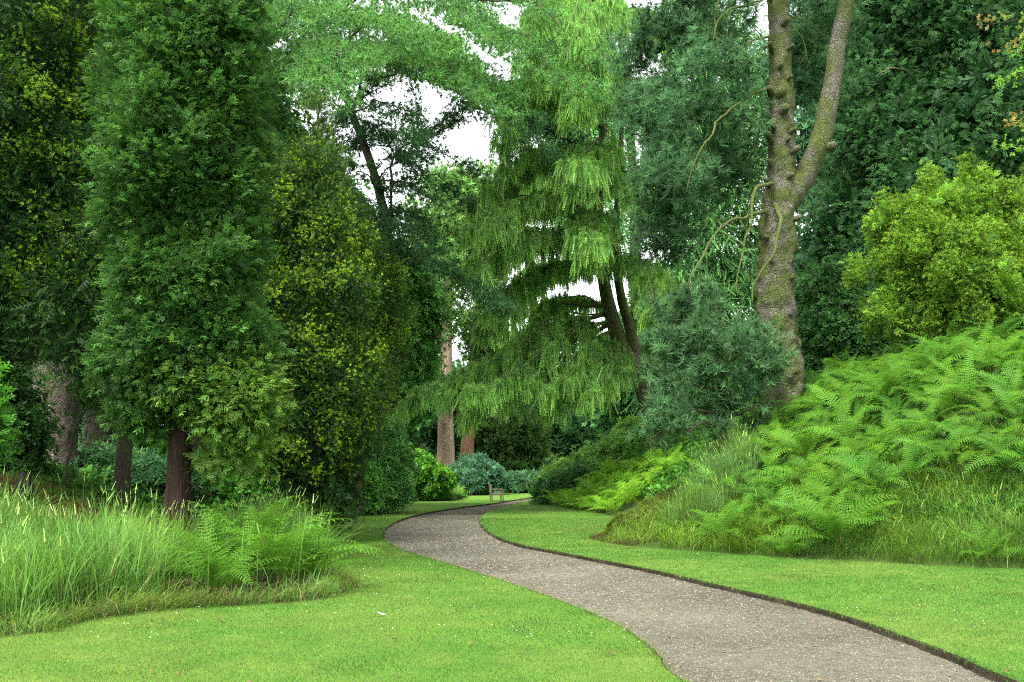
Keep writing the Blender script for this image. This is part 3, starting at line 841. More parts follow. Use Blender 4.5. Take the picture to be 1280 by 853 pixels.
# left bed
for (x, y), sz, n, lab in zip(FERN_SPOTS, (1.3, 1.6, 1.35, 1.3, 1.75), (20, 20, 16, 15, 20), (
        'fern with low fronds reaching out over dry straw in front of the tall grass',
        'tall feathery fern in the middle of the left fern and grass clump',
        'fern standing just in front of the reddish conifer trunk',
        'fern mixed with seeding grass at the right end of the left bed',
        'tallest fern at the back of the left fern and grass clump')):
    grand_fern(float(x), float(y), sz, n, lab, amt=.3)
for i, (x, y) in enumerate(((-7.6, 21), (-8.3, 22.5), (-6.9, 23.5), (-9.2, 24.5), (-7.9, 25.5), (-8.8, 20), (-10.2, 21.5), (-6.6, 26), (-9.9, 26.8), (-7.3, 28))):
    fern(x, y, random.uniform(.8, 1.2), 'fern growing in the shade between the trunks on the left', 'ferns under the left trees')
for i, (px, Y) in enumerate(((532, 56.4), (545, 56.9), (557, 57.2), (566, 57.8), (524, 57.5))):
    fern((px - 640) / F * Y, Y, random.uniform(1.2, 1.7), 'fern at the edge of the far lawn below the pale bare trunk', 'ferns at the edge of the far lawn', k=random.choice([7, 8]))
# ------------------------------------------------------------------ trees
M_LEAF = leaf_mat('conifer_foliage', 0.55, 0.42, 0.15)
M_SOFT = leaf_mat('soft_hanging_foliage', 0.55, 0.55, 0.12)
M_GLOSS = leaf_mat('glossy_leaves', 0.4, 0.38, 0.3)
BK_RED = bark_mat('red_brown_bark', (.012, .008, .006), (.052, .031, .021), moss=(.035, .04, .012), moss_amt=.15, scale=7, stretch=.15)
BK_GREY = bark_mat('grey_plated_bark', (.060, .050, .038), (.22, .19, .15), moss=(.075, .085, .03), moss_amt=.35, scale=8, stretch=.6, bump=.9)
BK_PINE = bark_mat('mossy_pine_bark', (.055, .05, .038), (.235, .220, .172), moss=(.075, .095, .024), moss_amt=.58, scale=7, stretch=.8, bump=1.0)
BK_MOSS = bark_mat('mossy_limb_bark', (.05, .05, .018), (.13, .12, .045), moss=(.080, .105, .026), moss_amt=.95, scale=9, stretch=.6, bump=.8)
BK_DARK = bark_mat('dark_bark', (.016, .013, .009), (.07, .058, .042), moss=(.035, .045, .013), moss_amt=.4, scale=7, stretch=.3)
BK_DEOD = bark_mat('smooth_mossy_bark', (.05, .046, .028), (.16, .15, .10), moss=(.075, .095, .025), moss_amt=.65, scale=5, stretch=.3)
BK_PALE = bark_mat('pale_stripped_bark', (.24, .16, .10), (.55, .41, .30), moss=None, scale=5, stretch=.12)
BK_RUST = bark_mat('rusty_bark', (.11, .065, .035), (.30, .18, .10), moss=None, scale=6, stretch=.2)

def base_on(px, Y, up=-.1):
    x = (px - 640) / F * (Y * CT) ; return at_ground(x, Y, up)

def gpt(px, Y, up=-.1):
    """ground point below a column of the photograph at depth Y"""
    d = ray(px, 600); return at_ground(d[0] / d[1] * Y, Y, up)

# --- columnar conifer, left foreground
b = gpt(221, 15)
t = thing('columnar_conifer', 'tall columnar conifer with fan shaped sprays and bare reddish trunk rising from tall grass', 'tree', b)
trunk_part([b, W(222, 600, 15), W(226, 500, 15), W(232, 250, 15), W(238, -60, 15), W(240, -240, 15)], [.20, .18, .16, .12, .07, .02], BK_RED, t, flute=.06, rough=.12)
Yc = 15
bl = [B(242, -230, Yc, 60, 120), B(240, -90, Yc, 100, 110), B(238, 50, Yc, 94, 100), B(235, 150, Yc, 93, 90), B(235, 245, Yc, 91, 90), B(237, 340, Yc, 88, 85), B(237, 420, Yc, 92, 72), B(238, 452, Yc, 86, 46), B(160, 452, Yc, 40, 28, dy=-.2), B(292, 512, Yc, 40, 40), B(190, 505, Yc, 42, 34), B(284, 420, Yc, 48, 50, dy=-.3)]
cr = Part()
crown(cr, bl, 5200, 14, 'fan', .15, (.024, .066, .018), (.088, .165, .038), ori=(.85, .25, .55), sig=.095, lo=.68, hi=1.05, amp=.46, nf=1.6, tipp=.4, cvar=.3, fill=.10, fkind='fanc', fsize=1.4)
crown(cr, [B(294, 566, Yc, 30, 12), B(294, 542, Yc, 36, 26), B(288, 495, Yc - .3, 44, 52), B(236, 478, Yc - .5, 34, 22)], 250, 12, 'fan', .145, (.05, .105, .02), (.15, .22, .045), ori=(.8, -.1, .5), sig=.14, tipp=.8, fill=0)
cr.build('crown', M_LEAF, t)
for i, (a, c, e, r) in enumerate((((226, 480), (190, 462), (140, 452), .04), ((226, 530), (255, 520), (300, 505), .03), ((226, 560), (260, 590), (300, 610), .018), ((226, 565), (255, 555), (290, 575), .02), ((222, 555), (200, 545), (180, 550), .02), ((224, 430), (260, 400), (300, 385), .035), ((228, 380), (190, 350), (150, 345), .035), ((224, 590), (250, 612), (275, 622), .012))):
    limb_part('limb', [W(a[0], a[1], 15), W(c[0], c[1], 14.8), W(e[0], e[1], 14.5)], r, r * .3, BK_RED, t)

# --- dark yew with yellow tips at the left edge
b = gpt(-95, 17.5)
t = thing('dark_yew', 'dark yew with yellow green shoot tips and a low black limb, at the left edge', 'tree', b)
trunk_part([b, W(-90, 400, 17.5), W(-60, 200, 17.5), W(-40, -50, 17.5), W(-30, -200, 17.5)], [.42, .36, .28, .18, .05], BK_DARK, t, flute=.1)
cr = Part()
Yc = 17
bl = [B(10, -120, Yc, 110, 90), B(20, 20, Yc, 105, 80), B(60, 90, Yc, 72, 80), B(15, 160, Yc, 115, 90), B(70, 190, Yc, 65, 70), B(20, 290, Yc, 100, 85), B(80, 330, Yc, 60, 75), B(-60, 200, Yc, 120, 200), B(10, 400, Yc, 105, 52), B(90, 425, Yc, 45, 30), B(-120, 380, Yc, 80, 80)]
lb = lumps(bl, 150, .62); ob = lumps(bl[:7], 330, .2, .9, 1.06)
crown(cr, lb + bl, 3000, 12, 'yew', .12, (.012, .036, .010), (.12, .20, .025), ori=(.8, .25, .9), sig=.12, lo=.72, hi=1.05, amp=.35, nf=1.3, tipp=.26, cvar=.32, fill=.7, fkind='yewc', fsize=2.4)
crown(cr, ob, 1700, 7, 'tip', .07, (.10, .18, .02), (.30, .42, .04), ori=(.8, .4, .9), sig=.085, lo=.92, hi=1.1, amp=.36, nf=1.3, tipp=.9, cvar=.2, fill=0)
cr.build('crown', M_LEAF, t)
for a in ([(-60, 440), (10, 446), (70, 446), (112, 462), (160, 470)], [(-50, 330), (20, 300), (60, 260)], [(-50, 300), (10, 230), (45, 190), (75, 190)], [(-45, 420), (30, 425), (60, 400)]):
    limb_part('limb', [W(x, y, 17.3 - i * .25) for i, (x, y) in enumerate(a)], .13, .035, BK_DARK, t)

# --- trunks behind, left
def plain_tree(name, label, px, Y, pts, rad, bark, blobs, n, per, kind, size, base, tip, cat='tree', flare=.35, group=None, mat=None, limbs=(), lr=.06, cull=.65, **kw):
    b = gpt(px, Y)
    t = thing(name, label, cat, b, group)
    if pts is not None:
        trunk_part([b] + [W(x, y, Y) for x, y in pts], rad, bark, t, flare=flare)
    for a in limbs:
        limb_part('limb', [W(x, y, Y + (q[0] if q else 0)) for (x, y, *q) in a], lr, lr * .25, bark, t)
    cr = Part()
    crown(cr, blobs, n, per, kind, size, base, tip, cull=cull, **kw)
    cr.build('crown' if pts is not None else 'foliage', mat or M_LEAF, t)
    return t

t = plain_tree('broad_trunk_tree', 'old tree with a very broad grey brown trunk behind the dark yew on the left', 62, 24, [(64, 560), (70, 480), (78, 380), (85, 200), (90, 0)], [.72, .62, .58, .5, .4, .3], BK_GREY,
    [B(60, 60, 25, 160, 90), B(120, 200, 26, 90, 90), B(20, 250, 26, 90, 80), B(130, 330, 26, 60, 60), B(90, 420, 26, 80, 35), B(110, -80, 25, 120, 80)], 700, 12, 'yewc', .3, (.016, .045, .012), (.05, .11, .025), sig=.25, fill=.5, fsize=2.2, flare=.25)
plain_tree('background_trunk_tree', 'pinkish brown trunk half hidden between the broad trunk and the reddish conifer', 126, 32, [(126, 560), (124, 480), (124, 300), (124, 50)], [.62, .55, .5, .4, .25], BK_GREY,
    [B(160, 150, 32, 120, 150), B(180, 320, 32, 90, 120), B(140, 440, 32, 90, 55), B(230, 400, 32, 70, 90), B(250, 200, 33, 90, 150), B(190, -50, 32, 150, 100), B(320, 300, 33, 60, 200)], 900, 12, 'leafc', .34, (.022, .065, .014), (.06, .13, .026), sig=.32, fill=.5, fsize=2)
plain_tree('mossy_tree', 'slim dark mossy trunk just left of the reddish conifer trunk', 152, 21, [(154, 580), (157, 540), (160, 480), (170, 420)], [.19, .17, .16, .13, .08], BK_DARK,
    [B(165, 470, 21, 40, 40), B(175, 420, 21, 50, 50), B(140, 500, 21, 30, 20)], 120, 10, 'yew', .2, (.025, .06, .014), (.10, .15, .03), sig=.16, fill=.2)
plain_tree('sapling', 'thin leaning sapling with bare forked twigs in front of the broad trunk', 78, 20, [(88, 560), (98, 530), (112, 505)], [.03, .026, .02, .01], BK_DARK,
    [B(118, 490, 20, 14, 20), B(90, 540, 20, 10, 8)], 26, 6, 'leaf', .14, (.02, .05, .012), (.06, .12, .02), sig=.1, fill=0, flare=.1, limbs=[[(96, 535), (92, 520), (100, 512)]], lr=.012)

# --- golden yews, left of centre
def golden(name, label, px, Y, blobs, n, trunks, hang=()):
    b = gpt(px, Y)
    t = thing(name, label, 'tree', b)
    for pts in trunks: trunk_part([b] + [W(x, y, Y) for x, y in pts], [.19, .15, .10, .04], BK_DARK, t, sides=10, n=30, name='trunk')
    cr = Part()
    lb = lumps(blobs, 110, .50); ob = lumps(blobs, 420, .2, .9, 1.08)
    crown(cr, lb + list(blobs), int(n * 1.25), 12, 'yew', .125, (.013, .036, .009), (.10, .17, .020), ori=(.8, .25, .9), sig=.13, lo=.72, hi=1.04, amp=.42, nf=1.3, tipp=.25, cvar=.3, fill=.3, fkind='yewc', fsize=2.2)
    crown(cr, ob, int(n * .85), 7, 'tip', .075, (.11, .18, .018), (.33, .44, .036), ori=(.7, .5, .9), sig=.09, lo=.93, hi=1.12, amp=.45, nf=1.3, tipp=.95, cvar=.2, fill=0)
    if hang: crown(cr, hang, 150, 10, 'leaf', .17, (.012, .035, .010), (.03, .07, .015), ori=(.5, -.6, .5), sig=.16, lo=.3, hi=1.1, fill=0)
    cr.build('crown', M_LEAF, t)
    return t
Yg = 22.5
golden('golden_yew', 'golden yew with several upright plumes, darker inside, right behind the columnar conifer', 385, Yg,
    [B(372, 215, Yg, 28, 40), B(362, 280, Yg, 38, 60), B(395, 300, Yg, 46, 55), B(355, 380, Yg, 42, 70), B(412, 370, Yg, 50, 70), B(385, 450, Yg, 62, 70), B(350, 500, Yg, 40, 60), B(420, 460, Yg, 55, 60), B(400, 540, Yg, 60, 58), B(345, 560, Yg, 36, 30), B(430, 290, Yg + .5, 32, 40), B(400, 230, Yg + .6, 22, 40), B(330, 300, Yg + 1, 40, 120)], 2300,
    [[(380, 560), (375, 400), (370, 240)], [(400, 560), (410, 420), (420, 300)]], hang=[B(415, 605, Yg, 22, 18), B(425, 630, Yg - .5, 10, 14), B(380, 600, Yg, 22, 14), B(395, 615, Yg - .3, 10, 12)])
Yg2 = 35.5
golden('golden_yew', 'smaller golden yew whose rounded top leans right, towards the far lawn', 448, Yg2,
    [B(484, 352, Yg2, 20, 24), B(478, 395, Yg2, 30, 36), B(465, 350, Yg2, 22, 40), B(462, 440, Yg2, 36, 44), B(485, 420, Yg2, 22, 30), B(452, 500, Yg2, 34, 40), B(448, 340, Yg2, 24, 50)], 1300, [[(452, 560), (462, 460), (478, 360)]])
# small dark sprig tree rising behind the golden yew
plain_tree('slender_yew', 'thin yew spire poking above the golden yew against the sky', 392, 25, [(392, 400), (396, 250), (398, 140)], [.12, .09, .06, .02], BK_DARK,
    [B(398, 150, 25, 10, 25), B(404, 200, 25, 16, 30), B(410, 245, 25, 24, 25), B(400, 290, 25, 30, 50), B(425, 250, 25, 16, 12)], 260, 10, 'yew', .17, (.018, .045, .012), (.14, .21, .03), sig=.12, ori=(.6, .6, .5), fill=.15)

# --- glossy leaved tree behind the golden yews
plain_tree('holly_tree', 'mid green broadleaf tree with small glossy leaves between the golden yews and the pale trunk', 478, 46, [(480, 520), (490, 400), (500, 330)], [.16, .15, .12, .05], BK_DARK,
    [B(505, 350, 46, 36, 34), B(520, 385, 46, 30, 30), B(500, 430, 46, 42, 44), B(515, 455, 46, 22, 26), B(470, 400, 46, 40, 60), B(480, 490, 46, 52, 44), B(505, 500, 46, 26, 26), B(440, 460, 46, 50, 60)], 900, 11, 'leaf', .26, (.07, .18, .05), (.19, .36, .10), mat=M_GLOSS, sig=.28, ori=(.8, .2, .6), cvar=.3, tipp=.5, fill=.4, fkind='leafc', fsize=2)

# --- shrubs
def shrub(name, label, px, Y, blobs, n, per, kind, size, base, tip, mat=None, stems=3, group=None, cat='shrub', **kw):
    b = gpt(px, Y)
    t = thing(name, label, cat, b, group)
    cz = max(q[2] for q in blobs)
    for i in range(stems):
        q = blobs[i % len(blobs)]
        limb_part('stem', [b + np.array([.1 * i - .1, 0, 0]), (b + np.array(q[:3])) / 2 + np.array([.1 * (i - 1), 0, .1]), np.array(q[:3])], .035 * Y / 25, .012, BK_DARK, t, sides=5, n=8)
    cr = Part()
    crown(cr, blobs, n, per, kind, size, base, tip, **kw)
    cr.build('foliage', mat or M_LEAF, t)
    return t
kw = dict(sig=.16, ori=(.7, .5, .6), cvar=.28, fill=.4, fkind='leafc', fsize=2)
shrub('laurel_shrub', 'low dark glossy shrub on the lawn edge under the golden yew', 400, 36.3, [B(392, 612, 36.3, 28, 24), B(425, 616, 36.3, 28, 22), B(450, 612, 36.3, 20, 25)], 330, 9, 'leaf', .24, (.05, .15, .03), (.15, .31, .055), mat=M_GLOSS, **kw)
shrub('rhododendron', 'rounded grey green rhododendron between the golden yew and the yellow green bush', 468, 38.3, [B(468, 570, 38.3, 36, 40), B(440, 590, 38.3, 30, 38), B(488, 595, 38.3, 22, 34), B(470, 612, 38.3, 26, 22)], 420, 10, 'leafn', .28, (.07, .175, .055), (.17, .32, .11), mat=M_GLOSS, **kw)
shrub('broadleaf_shrub', 'bright broad leaved shrub behind the tall grass, right of the reddish trunk', 352, 26, [B(345, 600, 26, 28, 26), B(375, 605, 26, 26, 22), B(318, 615, 26, 24, 20), B(300, 600, 27, 30, 26)], 260, 8, 'leaf', .3, (.035, .12, .018), (.11, .27, .035), **kw)
shrub('yellow_green_bush', 'bright yellow green bush beside the far lawn, left of the pale trunk', 515, 55, [B(515, 590, 55, 26, 22), B(535, 600, 55, 22, 17), B(498, 602, 55, 18, 18), B(548, 606, 55, 14, 10)], 330, 9, 'leaf', .3, (.06, .165, .02), (.17, .33, .045), **kw)
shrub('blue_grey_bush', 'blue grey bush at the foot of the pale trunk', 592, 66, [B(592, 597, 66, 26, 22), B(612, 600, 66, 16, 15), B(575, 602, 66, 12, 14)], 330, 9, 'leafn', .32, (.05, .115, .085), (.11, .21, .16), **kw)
shrub('grey_green_ground_shrub', 'low grey green shrub between the bench and the dark hedge', 645, 70, [B(640, 606, 70, 26, 9), B(665, 604, 70, 16, 9), B(622, 606, 70, 12, 10)], 200, 8, 'leafn', .32, (.05, .11, .07), (.10, .20, .12), **kw)
shrub('olive_shrub', 'tall olive brown shrub behind the bench', 632, 78, [B(625, 560, 78, 38, 30), B(650, 550, 78, 34, 34), B(640, 590, 78, 40, 18), B(600, 545, 78, 25, 25), B(660, 585, 78, 30, 20)], 420, 10, 'yewc', .5, (.040, .085, .028), (.11, .16, .055), **kw)
shrub('dark_yew_hedge', 'dense dark green yew mass closing the view behind the bend of the path', 720, 90, [B(715, 545, 90, 60, 50), B(760, 530, 90, 55, 60), B(690, 580, 90, 50, 35), B(740, 590, 90, 50, 30), B(670, 520, 92, 45, 50), B(790, 560, 88, 40, 50)], 900, 12, 'yewc', .62, (.022, .060, .028), (.06, .125, .05), **kw)
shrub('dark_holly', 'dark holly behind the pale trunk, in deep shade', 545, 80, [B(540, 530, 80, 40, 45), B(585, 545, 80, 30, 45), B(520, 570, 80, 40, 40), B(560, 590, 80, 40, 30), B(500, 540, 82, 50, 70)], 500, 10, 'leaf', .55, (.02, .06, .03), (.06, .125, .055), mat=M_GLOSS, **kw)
shrub('rhododendron', 'spreading rhododendron bank with reddish buds beside the bend of the path', 735, 52, [B(712, 602, 52, 30, 20), B(745, 588, 52, 30, 26), B(775, 575, 52, 32, 30), B(690, 612, 51, 20, 14), B(800, 560, 52, 30, 30)], 420, 10, 'leafn', .28, (.10, .21, .05), (.25, .38, .10), mat=M_GLOSS, **kw)
shrub('low_rhododendron', 'low dark green mound of leaves overhanging the path bend', 690, 48.5, [B(688, 617, 48.5, 20, 13), B(708, 614, 48.5, 18, 16), B(722, 606, 48.8, 16, 16)], 190, 9, 'leafn', .26, (.032, .10, .028), (.09, .20, .055), mat=M_GLOSS, **kw)
shrub('dark_leafy_shrub', 'dark shrub filling the gap right of the knobbly pine trunk, above the ferns', 1040, 30, [B(1025, 440, 30, 38, 40), B(1065, 430, 30, 42, 45), B(1010, 480, 29.5, 25, 25), B(1110, 420, 30, 50, 40), B(1050, 375, 31, 45, 40)], 700, 11, 'leaf', .2, (.020, .065, .020), (.06, .14, .04), mat=M_GLOSS, **kw)
shrub('dark_undergrowth_shrub', 'dark leafy shrub at the far left under the yew', 15, 20.5, [B(15, 545, 20.5, 34, 50), B(-20, 500, 20.5, 50, 60), B(20, 592, 20.5, 30, 12)], 300, 9, 'leaf', .17, (.018, .06, .014), (.06, .14, .03), mat=M_GLOSS, **kw)
shrub('light_green_sapling_bush', 'bright light green bush cut by the left edge above the tall grass', -22, 13, [B(-48, 545, 13, 26, 46), B(-42, 490, 13, 18, 24)], 200, 9, 'fan', .17, (.04, .13, .014), (.11, .26, .035), sig=.1, ori=(.8, .4, .5), fill=.2)
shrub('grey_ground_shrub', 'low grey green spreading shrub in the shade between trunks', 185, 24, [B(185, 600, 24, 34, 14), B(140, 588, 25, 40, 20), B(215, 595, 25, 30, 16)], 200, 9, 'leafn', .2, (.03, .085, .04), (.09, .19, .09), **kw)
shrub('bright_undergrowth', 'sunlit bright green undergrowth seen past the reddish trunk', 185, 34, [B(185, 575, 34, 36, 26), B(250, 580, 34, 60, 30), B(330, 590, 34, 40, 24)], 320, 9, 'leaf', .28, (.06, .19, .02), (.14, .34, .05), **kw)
def PX(Y, *pts):
    """limb through places of the photograph; each (px, py[, depth offset])"""
    return np.array([W(p[0], p[1], Y + (p[2] if len(p) > 2 else 0)) for p in pts])

# --- big cedar, upper left of centre
Yc = 40
b = gpt(478, Yc)
t = thing('cedar', 'great blue green cedar spreading flat layered branches across the white sky', 'tree', b)
trunk_part([b, W(482, 520, Yc), W(490, 400, Yc), W(488, 320, Yc), W(470, 225, Yc), W(432, 120, Yc), W(400, 20, Yc), W(385, -80, Yc)], [.30, .28, .24, .20, .16, .12, .06], BK_GREY, t, flare=.2)
cr = Part()
def cedar_bough(pts, width, n, r=.10, s0=.12, dark=False, droop=.16, taper=.25):
    base, tip = ((.034, .085, .046), (.080, .160, .080)) if dark else ((.045, .115, .040), (.120, .240, .082))
    for c in range(1 if dark else 3):
        pp = [list(q) + [0] * (3 - len(q)) for q in pts]
        if c:
            for i, q in enumerate(pp):
                f = i / (len(pp) - 1.0)
                q[0] += random.uniform(-26, 26) * f; q[1] += random.uniform(-20, 16) * f; q[2] += (4.5 if c == 1 else -4.0) * f
        path = PX(Yc, *pp)
        limb_part('limb', path, r * (.7 if c == 0 else .4), r * taper * .5, BK_DARK, t, sides=6, n=24, wig=.7, twigs=8, twl=1.7)
        k = int(n * (.55 if dark else .24))
        P, D, s, u, T = bough_twigs(path, s0, width, k, droop, jit=.12)
        m = 5
        ii = np.repeat(np.arange(len(P)), m)
        PP = P[ii] + rng.normal(0, .20, (len(ii), 3)) * np.array([1, 1, .35])
        DD = norm(D[ii] * .8 + np.array([0, 0, .15]) + rng.normal(0, .4, (len(ii), 3)))
        place(cr, 'tuftc', PP, DD, np.array([0, 0, 1.]) + rng.normal(0, .3, (len(ii), 3)), .22 * rng.uniform(.6, 1.2, len(ii)), base, tip, None, .3, .06)
for pts, wd, n, kw in (
    ([(440, 140), (470, 80, -2), (540, 75, -4), (640, 118, -5)], 3.0, 1250, {}),
    ([(430, 118), (400, 70, -3), (370, 62, -5), (342, 112, -7)], 2.6, 800, {}),
    ([(426, 100), (440, 45, -3), (490, 28, -6), (570, 62, -8)], 3.0, 1150, {}),
    ([(425, 100), (430, 60, -5), (425, 70, -9), (410, 125, -11)], 2.0, 600, {}),
    ([(410, 50), (450, -12, -1), (540, -14, -2), (640, 48, -3)], 3.2, 1200, {}),
    ([(405, 40), (390, 10, -3), (365, 5, -5), (330, 45, -7)], 2.4, 600, {}),
    ([(420, 90), (500, 50, 3), (580, 90, 4), (650, 150, 5)], 2.4, 600, dict(dark=True)),
    ([(440, 140), (480, 130, -3), (500, 145, -5), (520, 175, -6)], 1.3, 220, dict(dark=True, r=.06)),
    ([(523, 78, -2), (578, 126, -3), (640, 140, -4), (668, 148, -4)], .9, 170, dict(dark=True, r=.08)),
    ([(490, 290), (493, 204, 1), (517, 180, 1), (561, 153, 1), (576, 126, 0)], .9, 170, dict(dark=True, r=.10, taper=.4)),
    ([(517, 180, 1), (523, 150, 1), (516, 105, 1)], .7, 60, dict(dark=True, r=.06)),
    ([(560, 30), (640, 45, -2), (700, 85, -3), (765, 135, -4)], 2.2, 620, {}),
    ([(570, 0), (650, 0, -1), (720, 40, -2), (770, 85, -3)], 2.2, 480, {}),
    ([(576, 126), (640, 150, 2), (700, 170, 2), (760, 205, 2)], 1.9, 420, dict(dark=True)),
    ([(640, 140), (660, 165, -2), (690, 195, -2), (720, 240, -2)], 1.2, 200, dict(dark=True, r=.05)),
    ([(487, 310), (440, 240, 1), (400, 192, 1), (352, 148, 1)], 1.8, 420, dict(dark=True, r=.17)),
    ([(486, 300), (450, 265, -2), (410, 255, -3), (380, 270, -4)], 1.5, 260, dict(dark=True)),
    ([(476, 240), (455, 215, -2), (430, 205, -3), (400, 215, -4)], 1.1, 150, dict(dark=True, r=.05)),
    ([(488, 320), (540, 330, -2), (590, 355, -3), (634, 388, -4)], .8, 300, dict(dark=True, r=.09)),
    ([(484, 290), (510, 280, -2), (530, 300, -3), (545, 330, -4)], 1.2, 200, dict(dark=True, r=.06)),
    ([(475, 240), (520, 222, -1), (560, 235, -1), (598, 262, -1)], .8, 100, dict(dark=True, r=.05)),
    ([(480, 270), (470, 290, -2), (455, 315, -3), (450, 350, -3)], 1.2, 220, dict(dark=True, r=.06))):
    cedar_bough(pts, wd, n, **kw)
# fine open branch work against the sky
for i in range(30):
    x0, y0 = random.choice([(487, 320), (480, 270), (470, 225), (455, 180), (440, 140), (523, 78), (576, 126), (400, 192), (517, 180)])
    an = random.uniform(0, 6.28); l = random.uniform(45, 110)
    x1, y1 = x0 + l * math.cos(an), y0 + l * .55 * math.sin(an) + 14
    x1 = min(max(x1, 352), 640); y1 = min(max(y1, 95), 330); dy = random.uniform(-4, 4)
    cedar_bough([(x0, y0), ((x0 + x1) / 2, (y0 + y1) / 2 - 10, dy * .5), (x1, y1, dy)], .9, 75, dark=True, r=.055)
cr.build('crown', M_LEAF, t)

# --- weeping golden deodar, centre
Yd = 45
b = gpt(822, Yd)
t = thing('weeping_cedar', 'pale green weeping cedar with two mossy stems and curtains of hanging twigs', 'tree', b)
trunk_part([b, W(815, 530, Yd), W(800, 472, Yd), W(777, 432, Yd), W(763, 390, Yd), W(753, 340, Yd), W(748, 285, Yd), W(752, 200, Yd), W(757, 80, Yd), W(760, -60, Yd)], [.44, .42, .40, .36, .31, .27, .22, .17, .10], BK_DEOD, t, flare=.2)
limb_part('stem', PX(Yd, (799, 470), (788, 415), (776, 370), (770, 310), (772, 240), (778, 150)), .30, .10, BK_DEOD, t, sides=12, n=40)
cr = Part()
def deodar_bough(pts, width, n, r=.085, s0=.10, L=(.35, .95), base=(.095, .185, .058), tip=(.22, .350, .112), drp=.22):
    for c in range(3):
        pp = [list(q) + [0] * (3 - len(q)) for q in pts]
        if c:
            for i, q in enumerate(pp):
                f = i / (len(pp) - 1.0)
                q[0] += random.uniform(-24, 24) * f; q[1] += random.uniform(-26, 14) * f; q[2] += (2.6 if c == 1 else -2.2) * f
        path = PX(Yd, *pp)
        limb_part('limb', path, r * (1 if c == 0 else .55), r * .14, BK_DEOD, t, sides=6, n=20, wig=.4)
        k = int(n * (.24 if c == 0 else .13))
        P, D, s, u, T = bough_twigs(path, s0, width * (1 if c == 0 else .8), k, drp, jit=.05, rows=26)
        sz = rng.uniform(.55, 1.25, k) * (.55 + .5 * np.sin(np.clip(s, 0, 1) * math.pi * .8))
        m = 9
        ii = np.repeat(np.arange(k), m)
        PP = P[ii] + rng.normal(0, .06, (k * m, 3))
        H = norm(np.c_[D[ii][:, :2] * rng.uniform(0, .35, (k * m, 1)), -np.ones(k * m)] + rng.normal(0, .13, (k * m, 3)))
        cv = np.exp(rng.normal(0, .16, k))[ii][:, None]
        place(cr, 'strand', PP, H, rng.normal(0, 1, (k * m, 3)), rng.uniform(L[0], L[1], k * m) * sz[ii], np.asarray(base) * cv, np.asarray(tip) * cv, None, .22, .07)
        # short upward facing shoots on the side branches, tinted brighter to paint highlights along their tops
        q = rng.integers(0, k, k * 2)
        place(cr, 'tuftc', P[q] + rng.normal(0, .05, (k * 2, 3)) + np.array([0, 0, .04]), norm(D[q] + rng.normal(0, .4, (k * 2, 3))), rng.normal(0, 1, (k * 2, 3)), rng.uniform(.10, .2, k * 2), np.asarray(base) * 1.2, np.asarray(tip) * 1.2, None, .2, .07)
for pts, wd, n in (
    ([(757, 392), (692, 405, -2), (625, 438, -3), (515, 492, -4)], 2.6, 1700),
    ([(762, 400), (705, 425, -3), (650, 465, -5), (585, 512, -7)], 2.2, 1500),
    ([(765, 410), (725, 440, -3), (705, 468, -4.5), (690, 505, -5.5)], 1.8, 800),
    ([(770, 420), (758, 442, -3), (748, 462, -4.5), (742, 488, -5.5)], 1.5, 420),
    ([(752, 335), (705, 328, -1), (655, 350, -2), (598, 412, -3)], 1.8, 900),
    ([(750, 315), (692, 300, -2), (640, 296, -4), (583, 338, -6)], 2.2, 1300),
    ([(749, 275), (690, 252, -3), (640, 252, -5), (592, 288, -7)], 2.2, 1200),
    ([(750, 230), (700, 195, -2), (660, 200, -3), (618, 245, -4)], 2.0, 1100),
    ([(753, 160), (700, 125, -2), (665, 140, -3), (628, 188, -5)], 2.0, 1000),
    ([(755, 90), (712, 55, -2), (685, 68, -3), (648, 122, -5)], 1.9, 900),
    ([(757, 30), (718, -8, -2), (692, 4, -3), (662, 58, -5)], 1.9, 800),
    ([(758, -30), (730, -50, -2), (705, -45, -3), (680, 0, -5)], 1.8, 500),
    ([(752, 330), (790, 322, -3), (812, 340, -5), (828, 385, -7)], 1.8, 700),
    ([(751, 240), (785, 215, -3), (808, 228, -5), (835, 275, -6)], 1.9, 800),
    ([(754, 140), (785, 112, -3), (810, 122, -5), (838, 165, -6)], 1.8, 700),
    ([(757, 50), (790, 18, -3), (812, 28, -5), (838, 75, -6)], 1.8, 700),
    ([(750, 290), (745, 270, -4), (742, 280, -7), (738, 318, -9)], 1.6, 600),
    ([(752, 200), (742, 180, -4), (735, 190, -7), (725, 235, -9)], 1.9, 800),
    ([(755, 100), (745, 82, -4), (735, 92, -7), (722, 140, -9)], 1.9, 800),
    ([(757, 20), (745, 0, -4), (735, 10, -7), (722, 60, -9)], 1.9, 700),
    ([(752, 220), (715, 200, 3), (680, 210, 4), (650, 250, 5)], 2.2, 700),
    ([(756, 70), (735, 40, 3), (700, 60, 4), (680, 110, 5)], 2.2, 600),
    ([(790, 440), (815, 432, 2), (840, 445, 3), (860, 480, 4)], 1.8, 500),
    ([(752, 345), (705, 332, 2), (665, 352, 3), (622, 412, 3)], 2.0, 900),
    ([(757, 385), (715, 372, 3), (676, 385, 4), (636, 432, 4)], 1.9, 800),
    ([(778, 395), (812, 390, 2), (845, 400, 3), (880, 440, 3)], 2.0, 500)):
    deodar_bough(pts, wd, n)
for pts in ([(758, 395), (720, 400, 2), (680, 412, 2), (655, 432, 2)], [(752, 330), (715, 345, 1), (690, 352, 1)], [(766, 400), (735, 425, 1), (690, 455, 1), (660, 462, 1)], [(765, 382), (728, 380, 1), (700, 378, 1)]):
    limb_part('limb', PX(Yd, *pts), .13, .03, BK_DEOD, t, sides=7, n=24, wig=.9, twigs=6, twl=1.6)
cr.build('crown', M_SOFT, t)

